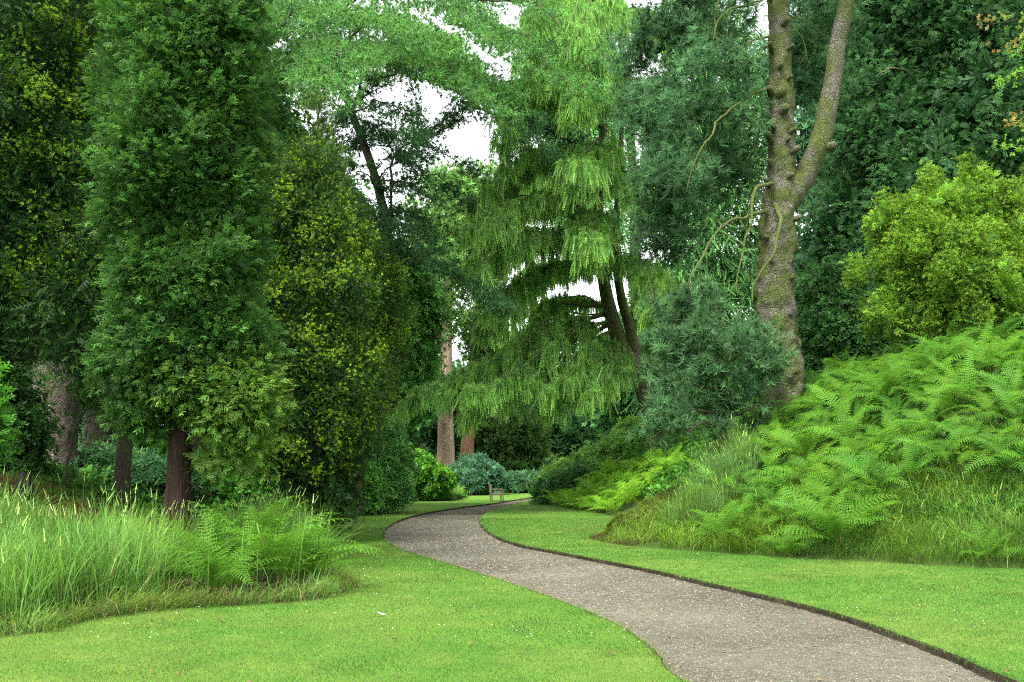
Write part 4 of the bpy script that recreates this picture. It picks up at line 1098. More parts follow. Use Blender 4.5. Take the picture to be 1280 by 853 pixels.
# --- knobbly forked pine on the bank
Yp = 26
b = gpt(984, Yp)
t = thing('forked_pine', 'old knobbly mossy pine trunk forking into a second upright stem, rising from the ferns', 'tree', b)
TP = PX(Yp, (980, 560), (979, 480), (974, 420), (969, 345), (972, 270), (977, 200), (976, 100), (973, 0), (970, -90), (968, -200))
trunk_part(TP, [.56, .55, .53, .50, .49, .41, .36, .32, .28, .22, .14], BK_PINE, t, sides=44, n=300, rough=.26, rf=3.4, flare=.12)
limb_part('fork_stem', PX(Yp, (976, 262), (992, 240), (1008, 216), (1024, 180, -.2), (1036, 130, -.3), (1046, 70, -.4), (1056, 10, -.5), (1068, -60, -.6), (1075, -130, -.6)), .36, .17, BK_PINE, t, sides=18, n=60, rough=.14, rf=3)
for i, (x, y, r, l) in enumerate(((963, 115, .09, .10), (984, 100, .07, .08), (960, 145, .08, .12), (988, 165, .08, .10), (962, 172, .09, .1), (990, 190, .10, .12), (963, 205, .07, .08), (975, 118, .15, .08), (978, 140, .13, .14), (967, 160, .08, .1), (982, 178, .07, .1), (960, 228, .08, .10), (985, 222, .08, .08), (980, 30, .10, .12), (964, 60, .07, .12), (985, 62, .07, .1), (960, 300, .08, .12), (992, 275, .08, .14), (965, 330, .08, .12), (985, 350, .07, .1), (1031, 184, .12, .16), (975, 85, .07, .08), (982, 395, .10, .1))):
    p0 = W(x, y, Yp - .30); out = norm(np.array([(x - 974) / 24.0, -1, .25])); q = p0 + out * (l + .12)
    pp = Part(); V, Fc = tube([p0 + out * -.15, p0 + out * (l * .5), q], [r * 1.15, r, r * .9], 9, .2, 8, seed=i)
    pp.add(V, Fc, (.2, .2, .2)); pp.build('branch_stub', BK_PINE, t, True)
for pts, r in (([(966, 230, -.4), (948, 236, -1), (936, 262, -1.3), (926, 310, -1.6), (921, 365, -1.8)], .075), ([(958, 264, -.4), (930, 270, -1), (900, 290, -1.6), (872, 325, -2), (856, 358, -2.2)], .075),
               ([(968, 255, -.5), (976, 275, -1), (966, 310, -1.3), (946, 350, -1.5), (940, 378, -1.5)], .085), ([(960, 110, -.4), (930, 125, -1), (900, 155, -1.6), (872, 195, -2), (858, 240, -2)], .06),
               ([(962, 45, -.4), (940, 52, -.8), (925, 66, -1), (918, 90, -1)], .05), ([(964, 3, -.4), (940, 2, -1), (905, 20, -1.6), (892, 50, -1.9)], .06), ([(955, 150, .2), (935, 200, .6), (905, 250, 1), (890, 300, 1.2)], .05),
               ([(958, 60, 0), (945, 40, -.4), (930, 20, -.8)], .03), ([(985, 20, 0), (1010, 30, .3), (1030, 45, .5)], .03), ([(988, 30, 0), (1005, 50, -.4), (1015, 80, -.6)], .025),
               ([(962, 430, -.5), (966, 455, -1), (972, 480, -1.2), (960, 500, -1.2)], .06), ([(900, -20, -1), (895, 20, -1), (897, 60, -1)], .05), ([(955, 190, .3), (920, 230, .9), (890, 260, 1.4), (860, 280, 1.8)], .035), ([(955, 210, .4), (930, 270, .8), (935, 330, 1)], .03)):
    limb_part('limb', PX(Yp, *pts), r * .8, r * .2, BK_MOSS, t, sides=8, n=30, rough=.3, rf=6, wig=.5, twigs=9, twl=.9)
cr = Part()
NB, NT = (.042, .095, .055), (.105, .190, .110)
def pine_mass(blobs, n, per=6, size=.30, **k):
    a = dict(ori=(.7, .35, .7), sig=.19, lo=.3, hi=1.12, amp=.5, nf=1.3, tipp=.6, cvar=.28, fill=.03, fkind='tuftc'); a.update(k)
    crown(cr, lumps(blobs, int(n * .16), .42, .4, 1.1), int(n * 1.2), per, 'tuft', size, NB, NT, **a)
pine_mass([B(905, 20, Yp, 52, 40), B(850, 30, Yp + 1, 55, 42), B(800, 60, Yp + 2, 36, 36), B(830, 110, Yp + 1, 55, 36), B(890, 90, Yp - .5, 48, 36), B(870, 160, Yp, 60, 38), B(815, 165, Yp + 1.5, 38, 32), B(845, 225, Yp + .5, 58, 36), B(905, 200, Yp + 1, 34, 40), B(880, 285, Yp + .5, 34, 30), B(835, 285, Yp + 1.5, 36, 28)], 620)
pine_mass([B(930, -60, Yp, 80, 50), B(1020, -70, Yp, 90, 40), B(860, -50, Yp, 60, 50)], 220)
pine_mass([B(1020, 30, Yp + 2.5, 36, 40), B(1030, 90, Yp + 3, 26, 30), B(1005, 110, Yp + 3, 22, 30)], 110)
cr.build('crown', M_LEAF, t)

# --- small blue pine at the left shoulder of the bank
Ys = 24.3
b = gpt(905, Ys)
t = thing('small_pine', 'small bushy blue green pine in front of the knobbly trunk, above the grass tufts', 'tree', b)
trunk_part([b, W(903, 520, Ys), W(900, 470, Ys), W(898, 400, Ys), W(897, 370, Ys)], [.09, .08, .06, .03], BK_DARK, t, sides=8, n=20)
cr = Part()
for pts in ([(903, 520), (870, 515, -.5), (840, 530, -.8), (815, 548, -1)], [(903, 525), (930, 515, -.5), (950, 505, -.7)], [(901, 490), (860, 480, -.5), (825, 480, -.7)], [(900, 460), (930, 440, -.5), (950, 430, -.6)], [(904, 535), (880, 530, -.8), (860, 540, -1.2)]):
    limb_part('limb', PX(Ys, *pts), .045, .015, BK_DARK, t, sides=6, n=14)
sm = [B(880, 415, Ys, 42, 34), B(915, 400, Ys, 34, 30), B(845, 445, Ys, 40, 32), B(905, 455, Ys, 48, 36), B(855, 490, Ys, 42, 30), B(930, 495, Ys, 32, 34), B(895, 510, Ys, 44, 28), B(835, 525, Ys - .4, 30, 16), B(945, 440, Ys + .3, 18, 34), B(820, 548, Ys - .7, 14, 8), B(815, 575, Ys - .8, 8, 7), B(870, 380, Ys + .3, 40, 30), B(840, 395, Ys + .5, 22, 24)]
crown(cr, lumps(sm, 75, .26, .35, 1.12), 420, 6, 'tuft', .27, (.042, .092, .050), (.110, .185, .105), ori=(.7, .5, .6), sig=.12, lo=.3, hi=1.1, amp=.4, nf=1.5, cvar=.3, fill=.02, fkind='tuftc', fsize=1.3)
cr.build('crown', M_LEAF, t)

# --- dark hemlock wall on the right
Yh = 35
t = plain_tree('dark_hemlock', 'huge dark green conifer filling the upper right behind the golden shrub', 1150, Yh, [(1150, 420), (1150, 250), (1150, 50), (1150, -150)], [.6, .5, .42, .3, .15], BK_GREY,
    lumps([B(1150, -120, Yh, 150, 90), B(1130, 20, Yh, 85, 80), B(1210, 60, Yh, 95, 100), B(1115, 130, Yh, 70, 80), B(1180, 170, Yh - 1, 100, 90), B(1100, 230, Yh, 62, 75), B(1240, 200, Yh, 95, 110), B(1150, 290, Yh - 1, 95, 85), B(1075, 320, Yh, 52, 70), B(1060, 400, Yh, 62, 60), B(1130, 395, Yh - 1, 95, 60), B(1250, 330, Yh, 100, 110), B(1300, 60, Yh, 90, 130), B(1330, 220, Yh, 90, 130)], 260, 1.15, .6, .98) + [B(1150, -120, Yh, 150, 90), B(1130, 20, Yh, 85, 80), B(1210, 60, Yh, 95, 100), B(1115, 130, Yh, 70, 80), B(1180, 170, Yh - 1, 100, 90), B(1100, 230, Yh, 62, 75), B(1240, 200, Yh, 95, 110), B(1150, 290, Yh - 1, 95, 85), B(1075, 320, Yh, 52, 70), B(1060, 400, Yh, 62, 60), B(1130, 395, Yh - 1, 95, 60), B(1250, 330, Yh, 100, 110), B(1300, 60, Yh, 90, 130), B(1330, 220, Yh, 90, 130)],
    5200, 12, 'fan', .28, (.022, .060, .026), (.070, .140, .058), ori=(.8, -.15, .6), sig=.24, lo=.72, hi=1.08, amp=.4, nf=.9, cvar=.32, fill=.4, fkind='fanc', fsize=2.2,
    limbs=[[(1150, 100), (1120, 85, -3), (1095, 95, -4)], [(1150, 200), (1180, 190, -3), (1215, 205, -4)], [(1150, 280), (1100, 270, -3), (1070, 290, -4)]])

# --- golden shrub on top of the bank, right
Yy = 24.5
t = plain_tree('golden_yew', 'rounded golden yellow yew bush on top of the bank at the right edge', 1200, Yy, [(1195, 420), (1195, 340), (1190, 260)], [.14, .10, .07, .03], BK_DARK,
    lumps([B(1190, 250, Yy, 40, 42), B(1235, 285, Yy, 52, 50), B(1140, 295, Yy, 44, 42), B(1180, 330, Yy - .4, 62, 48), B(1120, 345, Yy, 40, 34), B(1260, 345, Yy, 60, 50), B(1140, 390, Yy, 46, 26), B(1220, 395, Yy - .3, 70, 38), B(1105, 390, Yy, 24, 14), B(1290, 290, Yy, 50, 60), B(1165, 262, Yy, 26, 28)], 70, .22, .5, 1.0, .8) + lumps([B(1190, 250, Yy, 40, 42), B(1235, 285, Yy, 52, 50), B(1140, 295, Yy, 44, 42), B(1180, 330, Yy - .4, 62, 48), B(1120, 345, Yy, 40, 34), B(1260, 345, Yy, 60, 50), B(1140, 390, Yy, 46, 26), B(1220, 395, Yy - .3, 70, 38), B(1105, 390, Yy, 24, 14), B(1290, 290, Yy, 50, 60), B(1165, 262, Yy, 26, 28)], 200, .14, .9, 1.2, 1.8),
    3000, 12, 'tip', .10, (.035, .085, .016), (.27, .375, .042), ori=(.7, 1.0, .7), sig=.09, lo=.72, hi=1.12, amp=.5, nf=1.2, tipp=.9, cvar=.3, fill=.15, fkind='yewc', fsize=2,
    limbs=[[(1195, 400), (1150, 350, -.4), (1120, 320, -.6)], [(1195, 390), (1240, 340, -.4), (1255, 300, -.5)], [(1195, 350), (1190, 290), (1188, 230)]])

# upright pointed sprays that break its outline
cr = Part()
GS = [B(1190, 250, Yy, 40, 42), B(1235, 285, Yy, 52, 50), B(1140, 295, Yy, 44, 42), B(1180, 330, Yy - .4, 62, 48), B(1120, 345, Yy, 40, 34), B(1260, 345, Yy, 60, 50), B(1140, 390, Yy, 46, 26), B(1220, 395, Yy - .3, 70, 38), B(1105, 390, Yy, 24, 14), B(1290, 290, Yy, 50, 60), B(1165, 262, Yy, 26, 28)]
crown(cr, lumps(GS, 75, .30, .7, 1.12, .55), 620, 7, 'fan', .24, (.045, .105, .018), (.23, .345, .045), ori=(.75, .9, .45), sig=.09, lo=.82, hi=1.2, amp=.5, nf=1.4, tipp=.9, cvar=.25, fill=0)
cr.build('young_shoots', M_LEAF, t)

# --- red tipped twigs reaching in from beyond the right edge
Yr = 14
b = gpt(1420, Yr)
t = thing('red_tipped_tree', 'thin twigs with reddish young leaves reaching in at the upper right edge', 'tree', b)
trunk_part([b, W(1420, 300, Yr), W(1415, 100, Yr), W(1400, -60, Yr)], [.14, .11, .08, .04], BK_DARK, t, sides=10, n=30)
cr = Part()
for pts, red in (([(1412, 120), (1340, 60), (1290, 25), (1222, 32)], 1), ([(1412, 150), (1340, 110), (1290, 90), (1240, 105)], 0), ([(1415, 220), (1350, 180), (1300, 155), (1255, 152)], 1), ([(1415, 200), (1350, 190), (1300, 185), (1240, 180)], 0), ([(1412, 80), (1350, 40), (1300, 40), (1250, 60)], 1), ([(1415, 180), (1350, 125), (1300, 60), (1265, 70)], 0)):
    L = PX(Yr, *pts); limb_part('limb', L, .03, .006, BK_DARK, t, sides=5, n=14)
    q = spline(L, 60)[18:]; k = 60; i = rng.integers(0, len(q), k)
    P = q[i] + rng.normal(0, .06, (k, 3))
    s = (i / len(q))[:, None]
    tipc = np.array([.14, .26, .04]) * (1 - s ** 3 * red) + np.array([.30, .14, .07]) * s ** 3 * red
    place(cr, 'leaf', P, norm(rng.normal(0, 1, (k, 3)) + np.array([-.8, -.2, .2])), rng.normal(0, 1, (k, 3)), rng.uniform(.045, .085, k), tipc * .8, tipc, None, .2)
cr.build('crown', M_LEAF, t)

# --- background conifers
def tall_pine(name, label, px, Y, pts, rad, bark, blobs, n, base, tip, limbs=()):
    return plain_tree(name, label, px, Y, pts, rad, bark, blobs, n, 9, 'tuftc', .55, base, tip, ori=(.7, .3, .7), sig=.4, lo=.5, hi=1.1, amp=.45, nf=.6, tipp=.6, cvar=.28, fill=.1, limbs=limbs, lr=.13, flare=.3)
Yb = 70
def S(*a): return [B(*q) for q in a]
tall_pine('tall_pine', 'tall straight pine with a pale stripped lower trunk and thin tufted crown', 558, Yb, [(557, 540), (557, 470), (558, 400), (561, 320), (566, 250), (570, 215)], [.66, .56, .5, .42, .36, .25, .1], BK_PALE,
    S((590, 235, Yb, 36, 16), (555, 232, Yb, 22, 14), (605, 262, Yb, 30, 14), (550, 268, Yb, 34, 16), (590, 292, Yb, 40, 16), (540, 300, Yb, 30, 16), (572, 330, Yb, 34, 16), (530, 335, Yb, 26, 14), (600, 352, Yb, 22, 14), (545, 375, Yb, 26, 13), (580, 400, Yb, 20, 12), (535, 415, Yb, 22, 12)), 520, (.09, .17, .06), (.20, .30, .11),
    limbs=[[(560, 330), (585, 318), (605, 325)], [(562, 300), (545, 290), (530, 300)], [(558, 385), (540, 370), (528, 372)], [(565, 262), (585, 250), (602, 256)]])
tall_pine('tall_pine', 'rusty barked trunk leaning slightly right of the pale trunk, crown lost behind the weeping cedar', 584, Yb + 3, [(584, 560), (589, 520), (593, 450), (598, 380), (604, 300)], [.55, .5, .44, .38, .32, .15], BK_RUST,
    S((610, 330, Yb + 3, 36, 20), (625, 380, Yb + 3, 32, 24), (600, 420, Yb + 3, 30, 20), (640, 300, Yb + 3, 34, 24), (600, 280, Yb + 3, 26, 18), (620, 450, Yb + 3, 30, 20)), 300, (.08, .16, .055), (.19, .29, .10))
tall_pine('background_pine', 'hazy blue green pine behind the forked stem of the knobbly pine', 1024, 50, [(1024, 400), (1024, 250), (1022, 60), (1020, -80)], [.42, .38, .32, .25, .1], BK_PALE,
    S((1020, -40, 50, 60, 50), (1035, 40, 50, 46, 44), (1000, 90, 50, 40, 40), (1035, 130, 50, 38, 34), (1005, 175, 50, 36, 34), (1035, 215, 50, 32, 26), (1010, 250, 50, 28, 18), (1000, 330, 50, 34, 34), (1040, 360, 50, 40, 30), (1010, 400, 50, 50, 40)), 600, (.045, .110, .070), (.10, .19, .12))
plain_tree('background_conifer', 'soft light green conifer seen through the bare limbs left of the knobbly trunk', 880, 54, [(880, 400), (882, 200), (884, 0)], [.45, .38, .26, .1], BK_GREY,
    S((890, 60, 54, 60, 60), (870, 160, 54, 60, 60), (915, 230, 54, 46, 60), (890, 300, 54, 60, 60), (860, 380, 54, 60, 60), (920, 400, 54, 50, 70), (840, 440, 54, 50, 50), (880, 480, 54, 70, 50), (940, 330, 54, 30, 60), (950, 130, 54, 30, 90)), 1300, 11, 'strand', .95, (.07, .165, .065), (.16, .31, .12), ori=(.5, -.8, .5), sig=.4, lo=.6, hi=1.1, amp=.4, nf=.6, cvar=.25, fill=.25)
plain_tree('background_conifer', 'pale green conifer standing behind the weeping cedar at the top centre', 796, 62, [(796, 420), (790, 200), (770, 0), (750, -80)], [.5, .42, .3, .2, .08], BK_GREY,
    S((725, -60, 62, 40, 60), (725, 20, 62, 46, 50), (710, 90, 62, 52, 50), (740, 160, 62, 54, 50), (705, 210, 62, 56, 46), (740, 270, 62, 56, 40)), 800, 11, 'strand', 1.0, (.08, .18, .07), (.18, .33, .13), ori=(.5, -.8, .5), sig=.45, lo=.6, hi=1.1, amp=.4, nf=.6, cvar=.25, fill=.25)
plain_tree('background_conifer', 'mid green conifer low down between the weeping cedar stems and the small pine', 830, 60, [(830, 450), (832, 400), (834, 330)], [.3, .25, .18, .06], BK_DARK,
    S((820, 420, 60, 36, 36), (850, 440, 60, 44, 40), (800, 480, 60, 46, 40), (840, 500, 60, 52, 40), (780, 500, 60, 30, 34), (770, 455, 60, 26, 26)), 500, 11, 'fanc', .6, (.05, .13, .06), (.12, .235, .105), ori=(.8, .1, .6), sig=.4, cvar=.3, fill=.4, fsize=2)
plain_tree('background_broadleaf', 'dark leafy tree on the far side behind the cedar, low against the sky', 520, 66, [(520, 480), (515, 400)], [.3, .25, .1], BK_DARK,
    S((490, 460, 66, 42, 50), (500, 490, 66, 34, 50), (470, 420, 66, 50, 60), (440, 360, 66, 50, 70), (410, 330, 66, 60, 90), (505, 410, 66, 26, 34)), 600, 11, 'leafc', .6, (.04, .11, .04), (.10, .20, .075), ori=(.8, .2, .6), sig=.4, cvar=.3, fill=.4, fsize=2)
plain_tree('background_conifer', 'dark conifer behind the columnar conifer and the dark yew, upper left', 250, 27, [(250, 400), (250, 100), (250, -100)], [.4, .35, .25, .1], BK_DARK,
    S((20, 330, 28, 90, 110), (-40, 220, 28, 90, 120), (40, 420, 28, 70, 40), (150, -40, 27, 120, 90), (320, 300, 27, 40, 110), (130, 120, 27, 70, 90), (320, 120, 27, 34, 60), (240, 200, 27, 110, 110), (240, 400, 27, 110, 90)), 900, 11, 'yewc', .34, (.018, .05, .014), (.06, .12, .03), sig=.28, cvar=.3, fill=.5, fsize=2.2)

# --- far wood that reads as one mass
far = Part()
fb = []
for i in range(46):
    a = i / 45.0
    px = -160 + 1640 * a + random.uniform(-14, 14); Y = random.uniform(98, 128)
    hgt = 470 + random.uniform(-22, 22)
    if 660 < px < 770: hgt = random.uniform(478, 500)
    if px > 800: hgt -= 60
    if px < 440: hgt -= 70
    fb.append(B(px, hgt + 60, Y, random.uniform(26, 40), 62)); fb.append(B(px + 12, 575, Y - 4, 34, 34))
crown(far, fb, 3400, 9, 'leafc', .95, (.030, .085, .038), (.075, .155, .07), sig=.6, ori=(.8, .3, .6), cvar=.3, fill=.5, fsize=2.2, nf=.3, cull=.9)
tag(far.build('distant_wood', M_LEAF), kind='stuff')
# ------------------------------------------------------------------ mossy spur, stump, dock, leaf, bench
def spur():
    """low hummock of moss and heather running down to the lawn"""
    n, m = 60, 34
    A = np.array([2.05, 23.1]); Bv = np.array([4.9, 25.2])
    V = []
    ax = norm(Bv - A); sd = np.array([-ax[1], ax[0]]); Ln = np.linalg.norm(Bv - A)
    for i in range(n):
        s = i / (n - 1)
        for j in range(m):
            c = -1 + 2 * j / (m - 1)
            wd = .12 + .62 * min(1, s * 1.6)
            p = A + ax * Ln * s + sd * c * wd
            top = (.10 + 1.55 * s ** .8) * (1 - .1 * s)
            V.append((p[0], p[1], LAWN_UP - .08 + top * (1 - abs(c) ** 2.2)))
    V = np.array(V)
    V[:, 2] += (fbm(V * np.array([1, 1, .4]), 2.2, 4) - .5) * .42 * np.clip((V[:, 2] - .05) * 3, 0, 1); V[:, :2] += (np.c_[fbm(V + 5, 2.5, 3), fbm(V + 15, 2.5, 3)] - .5) * .3
    V[:, 2] = np.maximum(V[:, 2], -.02)
    i = np.arange(n - 1)[:, None] * m; j = np.arange(m - 1)[None]
    Fq = np.stack([i + j, i + j + 1, i + m + j + 1, i + m + j], -1).reshape(-1, 4)
    b = np.array([2.1, 23.1, 0.0])
    t = thing('mossy_mound', 'mossy spur of brown and green hummock sloping down onto the lawn beside the path', 'mound', b)
    M = ground_mat('moss_and_heather', [(.34, (.035, .028, .012)), (.46, (.055, .075, .013)), (.56, (.08, .13, .016)), (.7, (.085, .07, .025))], scales=((1.6, 4), (7, 5), (45, 3)), bump=1.0, bscale=30, bdist=.08)
    np_mesh('moss_cushion', V - b, Fq, M, None, t, True)
    # short mossy shoots over it
    k = 9000; f = rng.integers(0, len(Fq), k); w = rng.dirichlet((1, 1, 1, 1), k); P = (V[Fq[f]] * w[..., None]).sum(1)
    p = Part(); q = fbm(P, 1.3, 3)[:, None]
    c1 = np.where(q > .53, np.array([.115, .10, .03]), np.array([.13, .20, .025]))
    blades(p, P - np.array([0, 0, .02]), rng.uniform(.05, .17, k), .012, rng.uniform(0, 6.28, k), rng.uniform(.4, 1.3, k), c1 * .5, c1, levels=(0, .5, 1.0))
    o = p.build('moss_shoots', M_GRASS, t); o['kind'] = 'stuff'
spur()
c = scatter(60000, (1.8, 4.6, 21, 26), lambda P: inside(P, BANK)); c = c[(c[:, 0] / c[:, 1] < .165)][:9000]
P = np.c_[c, height(c) + LAWN_UP - .01]; q = fbm(P, 1.3, 3)[:, None]; c1 = np.where(q > .54, np.array([.11, .105, .03]), np.array([.12, .20, .022]))
p = Part(); blades(p, P, rng.uniform(.05, .17, len(P)), .012, rng.uniform(0, 6.28, len(P)), rng.uniform(.4, 1.3, len(P)), c1 * .5, c1, levels=(0, .5, 1.0))
tag(p.build('bank_moss', M_GRASS), kind='stuff')

BK_ROT = bark_mat('rotten_wood', (.004, .004, .003), (.022, .018, .013), moss=(.012, .016, .006), moss_amt=.2, scale=9)
def stump():
    b = at_ground(*(G(28, 640)[:2] * (17.2 / G(28, 640)[1])), -.1)
    x, y, z = W(30, 606, 17.2)
    t = thing('tree_stump', 'small black rotten stump in the brown ground cover at the far left', 'stump', (x, y, z - .6))
    p = Part(); pts = [(x, y, z - .6), (x + .02, y, z - .2), (x, y, z + .05), (x + .03, y, z + .22)]
    V, Fc = tube(pts, [.24, .17, .15, .10], 14, .5, 7, cap=False); p.add(V, Fc, (.1, .1, .1))
    p.build('stump_wood', BK_ROT, t, False)
    p = Part(); V, Fc = tube([(x, y, z - .1), (x + .01, y, z + .14)], [.135, .11], 14, .5, 7); p.add(V, Fc, (.1, .1, .1)); p.build('rotten_core', BK_RED, t)
stump()

def ground_cover():
    # brown green trailing cover on the rise under the left trees
    c = scatter(9000, (-12, -5.2, 15.2, 22), lambda P: inside(P, BED)); z = height(c) + LAWN_UP
    P = np.c_[c, z + rng.uniform(.02, .16, len(c))]
    q = fbm(P, .9, 3)[:, None]; c1 = np.where(q > .5, np.array([.11, .085, .03]), np.array([.055, .105, .022]))
    p = Part(); place(p, 'leafn', P, norm(rng.normal(0, .7, (len(P), 3)) + np.array([0, -.2, .8])), rng.normal(0, 1, (len(P), 3)), rng.uniform(.12, .24, len(P)), c1 * .5, c1, None, .3)
    tag(p.build('ground_cover', M_LEAF), kind='stuff')
    c = scatter(26000, (-24, 1, 20, 62), lambda P: inside(P, BED)); z = height(c) + LAWN_UP
    P = np.c_[c, z + rng.uniform(.02, .35, len(c))]
    p = Part(); place(p, 'leafc', P, norm(rng.normal(0, .7, (len(P), 3)) + np.array([0, 0, .9])), rng.normal(0, 1, (len(P), 3)), rng.uniform(.16, .34, len(P)), (.025, .07, .014), (.06, .15, .03), None, .35)
    tag(p.build('woodland_undergrowth', M_LEAF), kind='stuff')
    c = scatter(16000, (2, 24, 20, 62), lambda P: inside(P, BANK)); d = dist_line(c, BANK_LINE); c = c[(d > 1.0) & (c[:, 1] > 27.2)]; z = height(c) + LAWN_UP
    P = np.c_[c, z + rng.uniform(.02, .5, len(c))]
    p = Part(); place(p, 'leafc', P, norm(rng.normal(0, .7, (len(P), 3)) + np.array([0, 0, .9])), rng.normal(0, 1, (len(P), 3)), rng.uniform(.14, .3, len(P)), (.025, .075, .014), (.07, .17, .03), None, .35)
    c = scatter(60000, (3.5, 20, 15, 28), lambda P: inside(P, BANK)); d = dist_line(c, BANK_LINE); c = c[(d > .8) & (dist_line(c, np.array([(2.05, 23.1), (4.9, 25.2)])) > .8)][:26000]; z = height(c) + LAWN_UP
    P = np.c_[c, z + rng.uniform(.0, .22, len(c))]
    place(p, 'leafn', P, norm(rng.normal(0, .7, (len(P), 3)) + np.array([0, -.3, .8])), rng.normal(0, 1, (len(P), 3)), rng.uniform(.07, .15, len(P)), (.020, .055, .010), (.045, .12, .018), None, .4)
    tag(p.build('bank_undergrowth', M_LEAF), kind='stuff')
    # dry straw at the front of the left bed
    seg = np.vstack([BED_LINE[i] + (BED_LINE[i + 1] - BED_LINE[i]) * np.linspace(0, 1, max(2, int(np.linalg.norm(BED_LINE[i + 1] - BED_LINE[i]) / .01)))[:, None] for i in range(len(BED_LINE) - 1)])
    seg = seg[(seg[:, 0] > -6) & (seg[:, 0] < -2.0) & (seg[:, 1] > 8.5) & (seg[:, 1] < 14)]
    k = 800; c = seg[rng.integers(0, len(seg), k)] + rng.normal(0, .13, (k, 2)) + np.array([-.02, .10])
    q = fbm(np.c_[c, c[:, 0] * 0], 1.5, 2) + np.clip((c[:, 0] + 4) * .25, -.15, .15)
    c = c[q > .47]
    P = np.c_[c, height(c) + LAWN_UP + rng.uniform(0, .05, len(c))]
    p = Part(); blades(p, P, rng.uniform(.10, .36, len(P)), .006, rng.uniform(0, 6.28, len(P)), rng.uniform(1.0, 2.2, len(P)), (.09, .09, .03), (.20, .18, .07), .4)
    tag(p.build('straw', M_GRASS), kind='stuff')
ground_cover()

def dock():
    g = G(152, 757, LAWN_UP); b = at_ground(g[0], g[1] + .15)
    t = thing('dock_plant', 'low broad leaved weed at the front of the tall grass on the left', 'plant', b)
    p = Part()
    for i in range(9):
        a = 2.4 * i + random.uniform(-.3, .3); L = random.uniform(.25, .42); n = 8; w0 = L * .17
        for s in range(n):
            u0, u1 = s / n, (s + 1) / n
            def pt(u, sd):
                r_ = L * u; wv = w0 * math.sin(math.pi * min(1, .08 + u * .92)) * sd
                h = .45 * L * math.sin(u * 2.1) + .03 + abs(sd) * .02
                return np.array([math.cos(a) * r_ - math.sin(a) * wv, math.sin(a) * r_ + math.cos(a) * wv, h]) + b
            for sd in (-1, 1):
                p.add(np.array([pt(u0, 0), pt(u0, sd), pt(u1, sd), pt(u1, 0)]), np.array([(0, 1, 2), (0, 2, 3)]), np.array([.10, .23, .03]) * random.uniform(.8, 1.1))
    p.build('leaves', M_GRASS, t)
dock()

def fallen_leaf():
    g = G(476, 771, LAWN_UP); b = np.array([g[0], g[1], g[2] + .035]); n = 10; rows = []
    for i in range(n + 1):
        u = i / n; w = .030 * math.sin(math.pi * u) ** .7
        w *= .75; rows += [(u * .11 - .055, -w, .012 * math.cos(u * 5)), (u * .11 - .055, 0, .004 * u), (u * .11 - .055, w, .014 * math.sin(u * 4 + 1))]
    Fq = [(3 * i + k, 3 * i + k + 1, 3 * i + k + 4, 3 * i + k + 3) for i in range(n) for k in (0, 1)]
    V = np.array(rows)
    o = np_mesh('fallen_leaf', V, np.array(Fq), tint_mat('dead_leaf', .7), np.full((len(V), 3), .40) * np.array([1, .95, .8]))
    o.location = tuple(b); o.rotation_euler = (0, .1, .5)
    tag(o, 'single pale fallen leaf lying on the near lawn', 'leaf')
fallen_leaf()

def bench():
    M = bark_mat('weathered_teak', (.10, .085, .055), (.26, .22, .15), moss=(.10, .11, .04), moss_amt=.2, scale=14, stretch=1.0, bump=.3)
    g = at_ground(*(G(615, 628)[:2] * (54.0 / G(615, 628)[1])))
    t = thing('park_bench', 'small weathered wooden garden bench on the lawn edge at the bend of the path', 'bench', g)
    t.rotation_euler = (0, 0, R(6))
    import bmesh
    def box(bm, c, s, rx=0, ry=0):
        from mathutils import Matrix
        r = bmesh.ops.create_cube(bm, size=1)
        bmesh.ops.scale(bm, vec=s, verts=r['verts'])
        bmesh.ops.rotate(bm, cent=(0, 0, 0), matrix=Matrix.Rotation(ry, 3, 'Y') @ Matrix.Rotation(rx, 3, 'X'), verts=r['verts'])
        bmesh.ops.translate(bm, vec=c, verts=r['verts'])
    def part(name, boxes):
        bm = bmesh.new()
        for q in boxes: box(bm, *q)
        bmesh.ops.bevel(bm, geom=bm.edges[:], offset=.006, segments=1, affect='EDGES')
        me = bpy.data.meshes.new(name); bm.to_mesh(me); bm.free(); me.materials.append(M)
        o = bpy.data.objects.new(name, me); COL.objects.link(o); o.parent = t
    # local x: from the back (left) to the front (right); y: along the seat, away from the camera
    Lb = 1.25
    part('seat', [((.08 + .11 * i, Lb / 2, .43), (.09, Lb, .03)) for i in range(6)])
    part('backrest', [((-.045 - .05 * .25 * 0, Lb / 2, .90), (.04, Lb, .09), 0, 0), ((.0, Lb / 2, .52), (.035, Lb, .06))] + [((-.02, .1 + i * (Lb - .2) / 9, .70), (.02, .06, .32), 0, R(-7)) for i in range(10)])
    for y in (0.0, Lb):
        part('leg', [((.0, y, .22), (.07, .07, .44)), ((-.03, y, .68), (.06, .068, .52), 0, R(-6))])
        part('leg', [((.62, y, .32), (.07, .07, .64))])
        part('armrest', [((.30, y, .66), (.74, .09, .04))])
        part('seat_rail', [((.31, y, .39), (.55, .045, .08))])
bench()

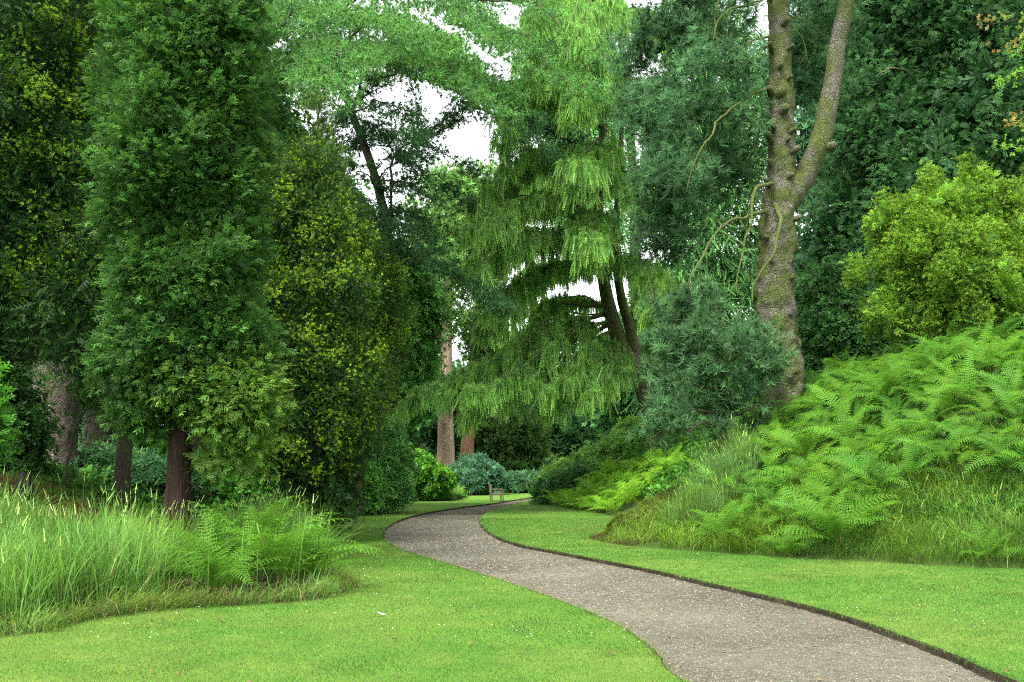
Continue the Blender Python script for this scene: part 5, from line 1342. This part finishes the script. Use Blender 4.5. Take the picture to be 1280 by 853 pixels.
# ------------------------------------------------------------------ sky, sun, camera
w = bpy.data.worlds.new('World'); SC.world = w; w.use_nodes = True
nt = w.node_tree; nt.nodes.clear()
sky = nt.nodes.new('ShaderNodeTexSky'); sky.sky_type = 'NISHITA'; sky.sun_disc = False
EL, AZ = 60.0, -152.0       # sun high behind the camera, a little to the left (azimuth from +Y, clockwise)
sky.sun_elevation = R(EL); sky.sun_rotation = R(AZ); sky.air_density = 1.0; sky.dust_density = 3.0; sky.ozone_density = 1.0
hs = nt.nodes.new('ShaderNodeHueSaturation'); hs.inputs['Saturation'].default_value = 0.12
bg = nt.nodes.new('ShaderNodeBackground'); bg.inputs['Strength'].default_value = 0.15
ow = nt.nodes.new('ShaderNodeOutputWorld')
nt.links.new(sky.outputs[0], hs.inputs['Color']); nt.links.new(hs.outputs[0], bg.inputs['Color']); nt.links.new(bg.outputs[0], ow.inputs['Surface'])
sl = bpy.data.lights.new('sun', 'SUN'); sl.energy = 1.5; sl.angle = R(18); sl.color = (1.0, .96, .90)
so = bpy.data.objects.new('sun', sl); COL.objects.link(so)
dv = Vector((math.sin(R(AZ)) * math.cos(R(EL)), math.cos(R(AZ)) * math.cos(R(EL)), math.sin(R(EL))))
so.rotation_euler = (-dv).to_track_quat('-Z', 'Y').to_euler(); so.location = (0, 0, 60)

cd = bpy.data.cameras.new('camera'); co = bpy.data.objects.new('camera', cd); COL.objects.link(co)
cd.sensor_width = 36; cd.sensor_fit = 'HORIZONTAL'; cd.lens = F / 1280 * 36; cd.clip_start = .1; cd.clip_end = 3000
co.location = (0, 0, CAM_Z); co.rotation_euler = (R(90) + TH, 0, 0)
SC.camera = co
SC.view_settings.view_transform = 'Standard'; SC.view_settings.look = 'None'; SC.view_settings.exposure = 2.4; SC.view_settings.gamma = 1
SC.cycles.max_bounces = 8; SC.cycles.diffuse_bounces = 5; SC.cycles.glossy_bounces = 2; SC.cycles.transmission_bounces = 4; SC.cycles.transparent_max_bounces = 4
SC.cycles.use_denoising = False; SC.cycles.filter_width = 1.15; SC.cycles.sample_clamp_indirect = 2.0
print('tris', sum(len(o.data.polygons) for o in SC.objects if o.type == 'MESH'))
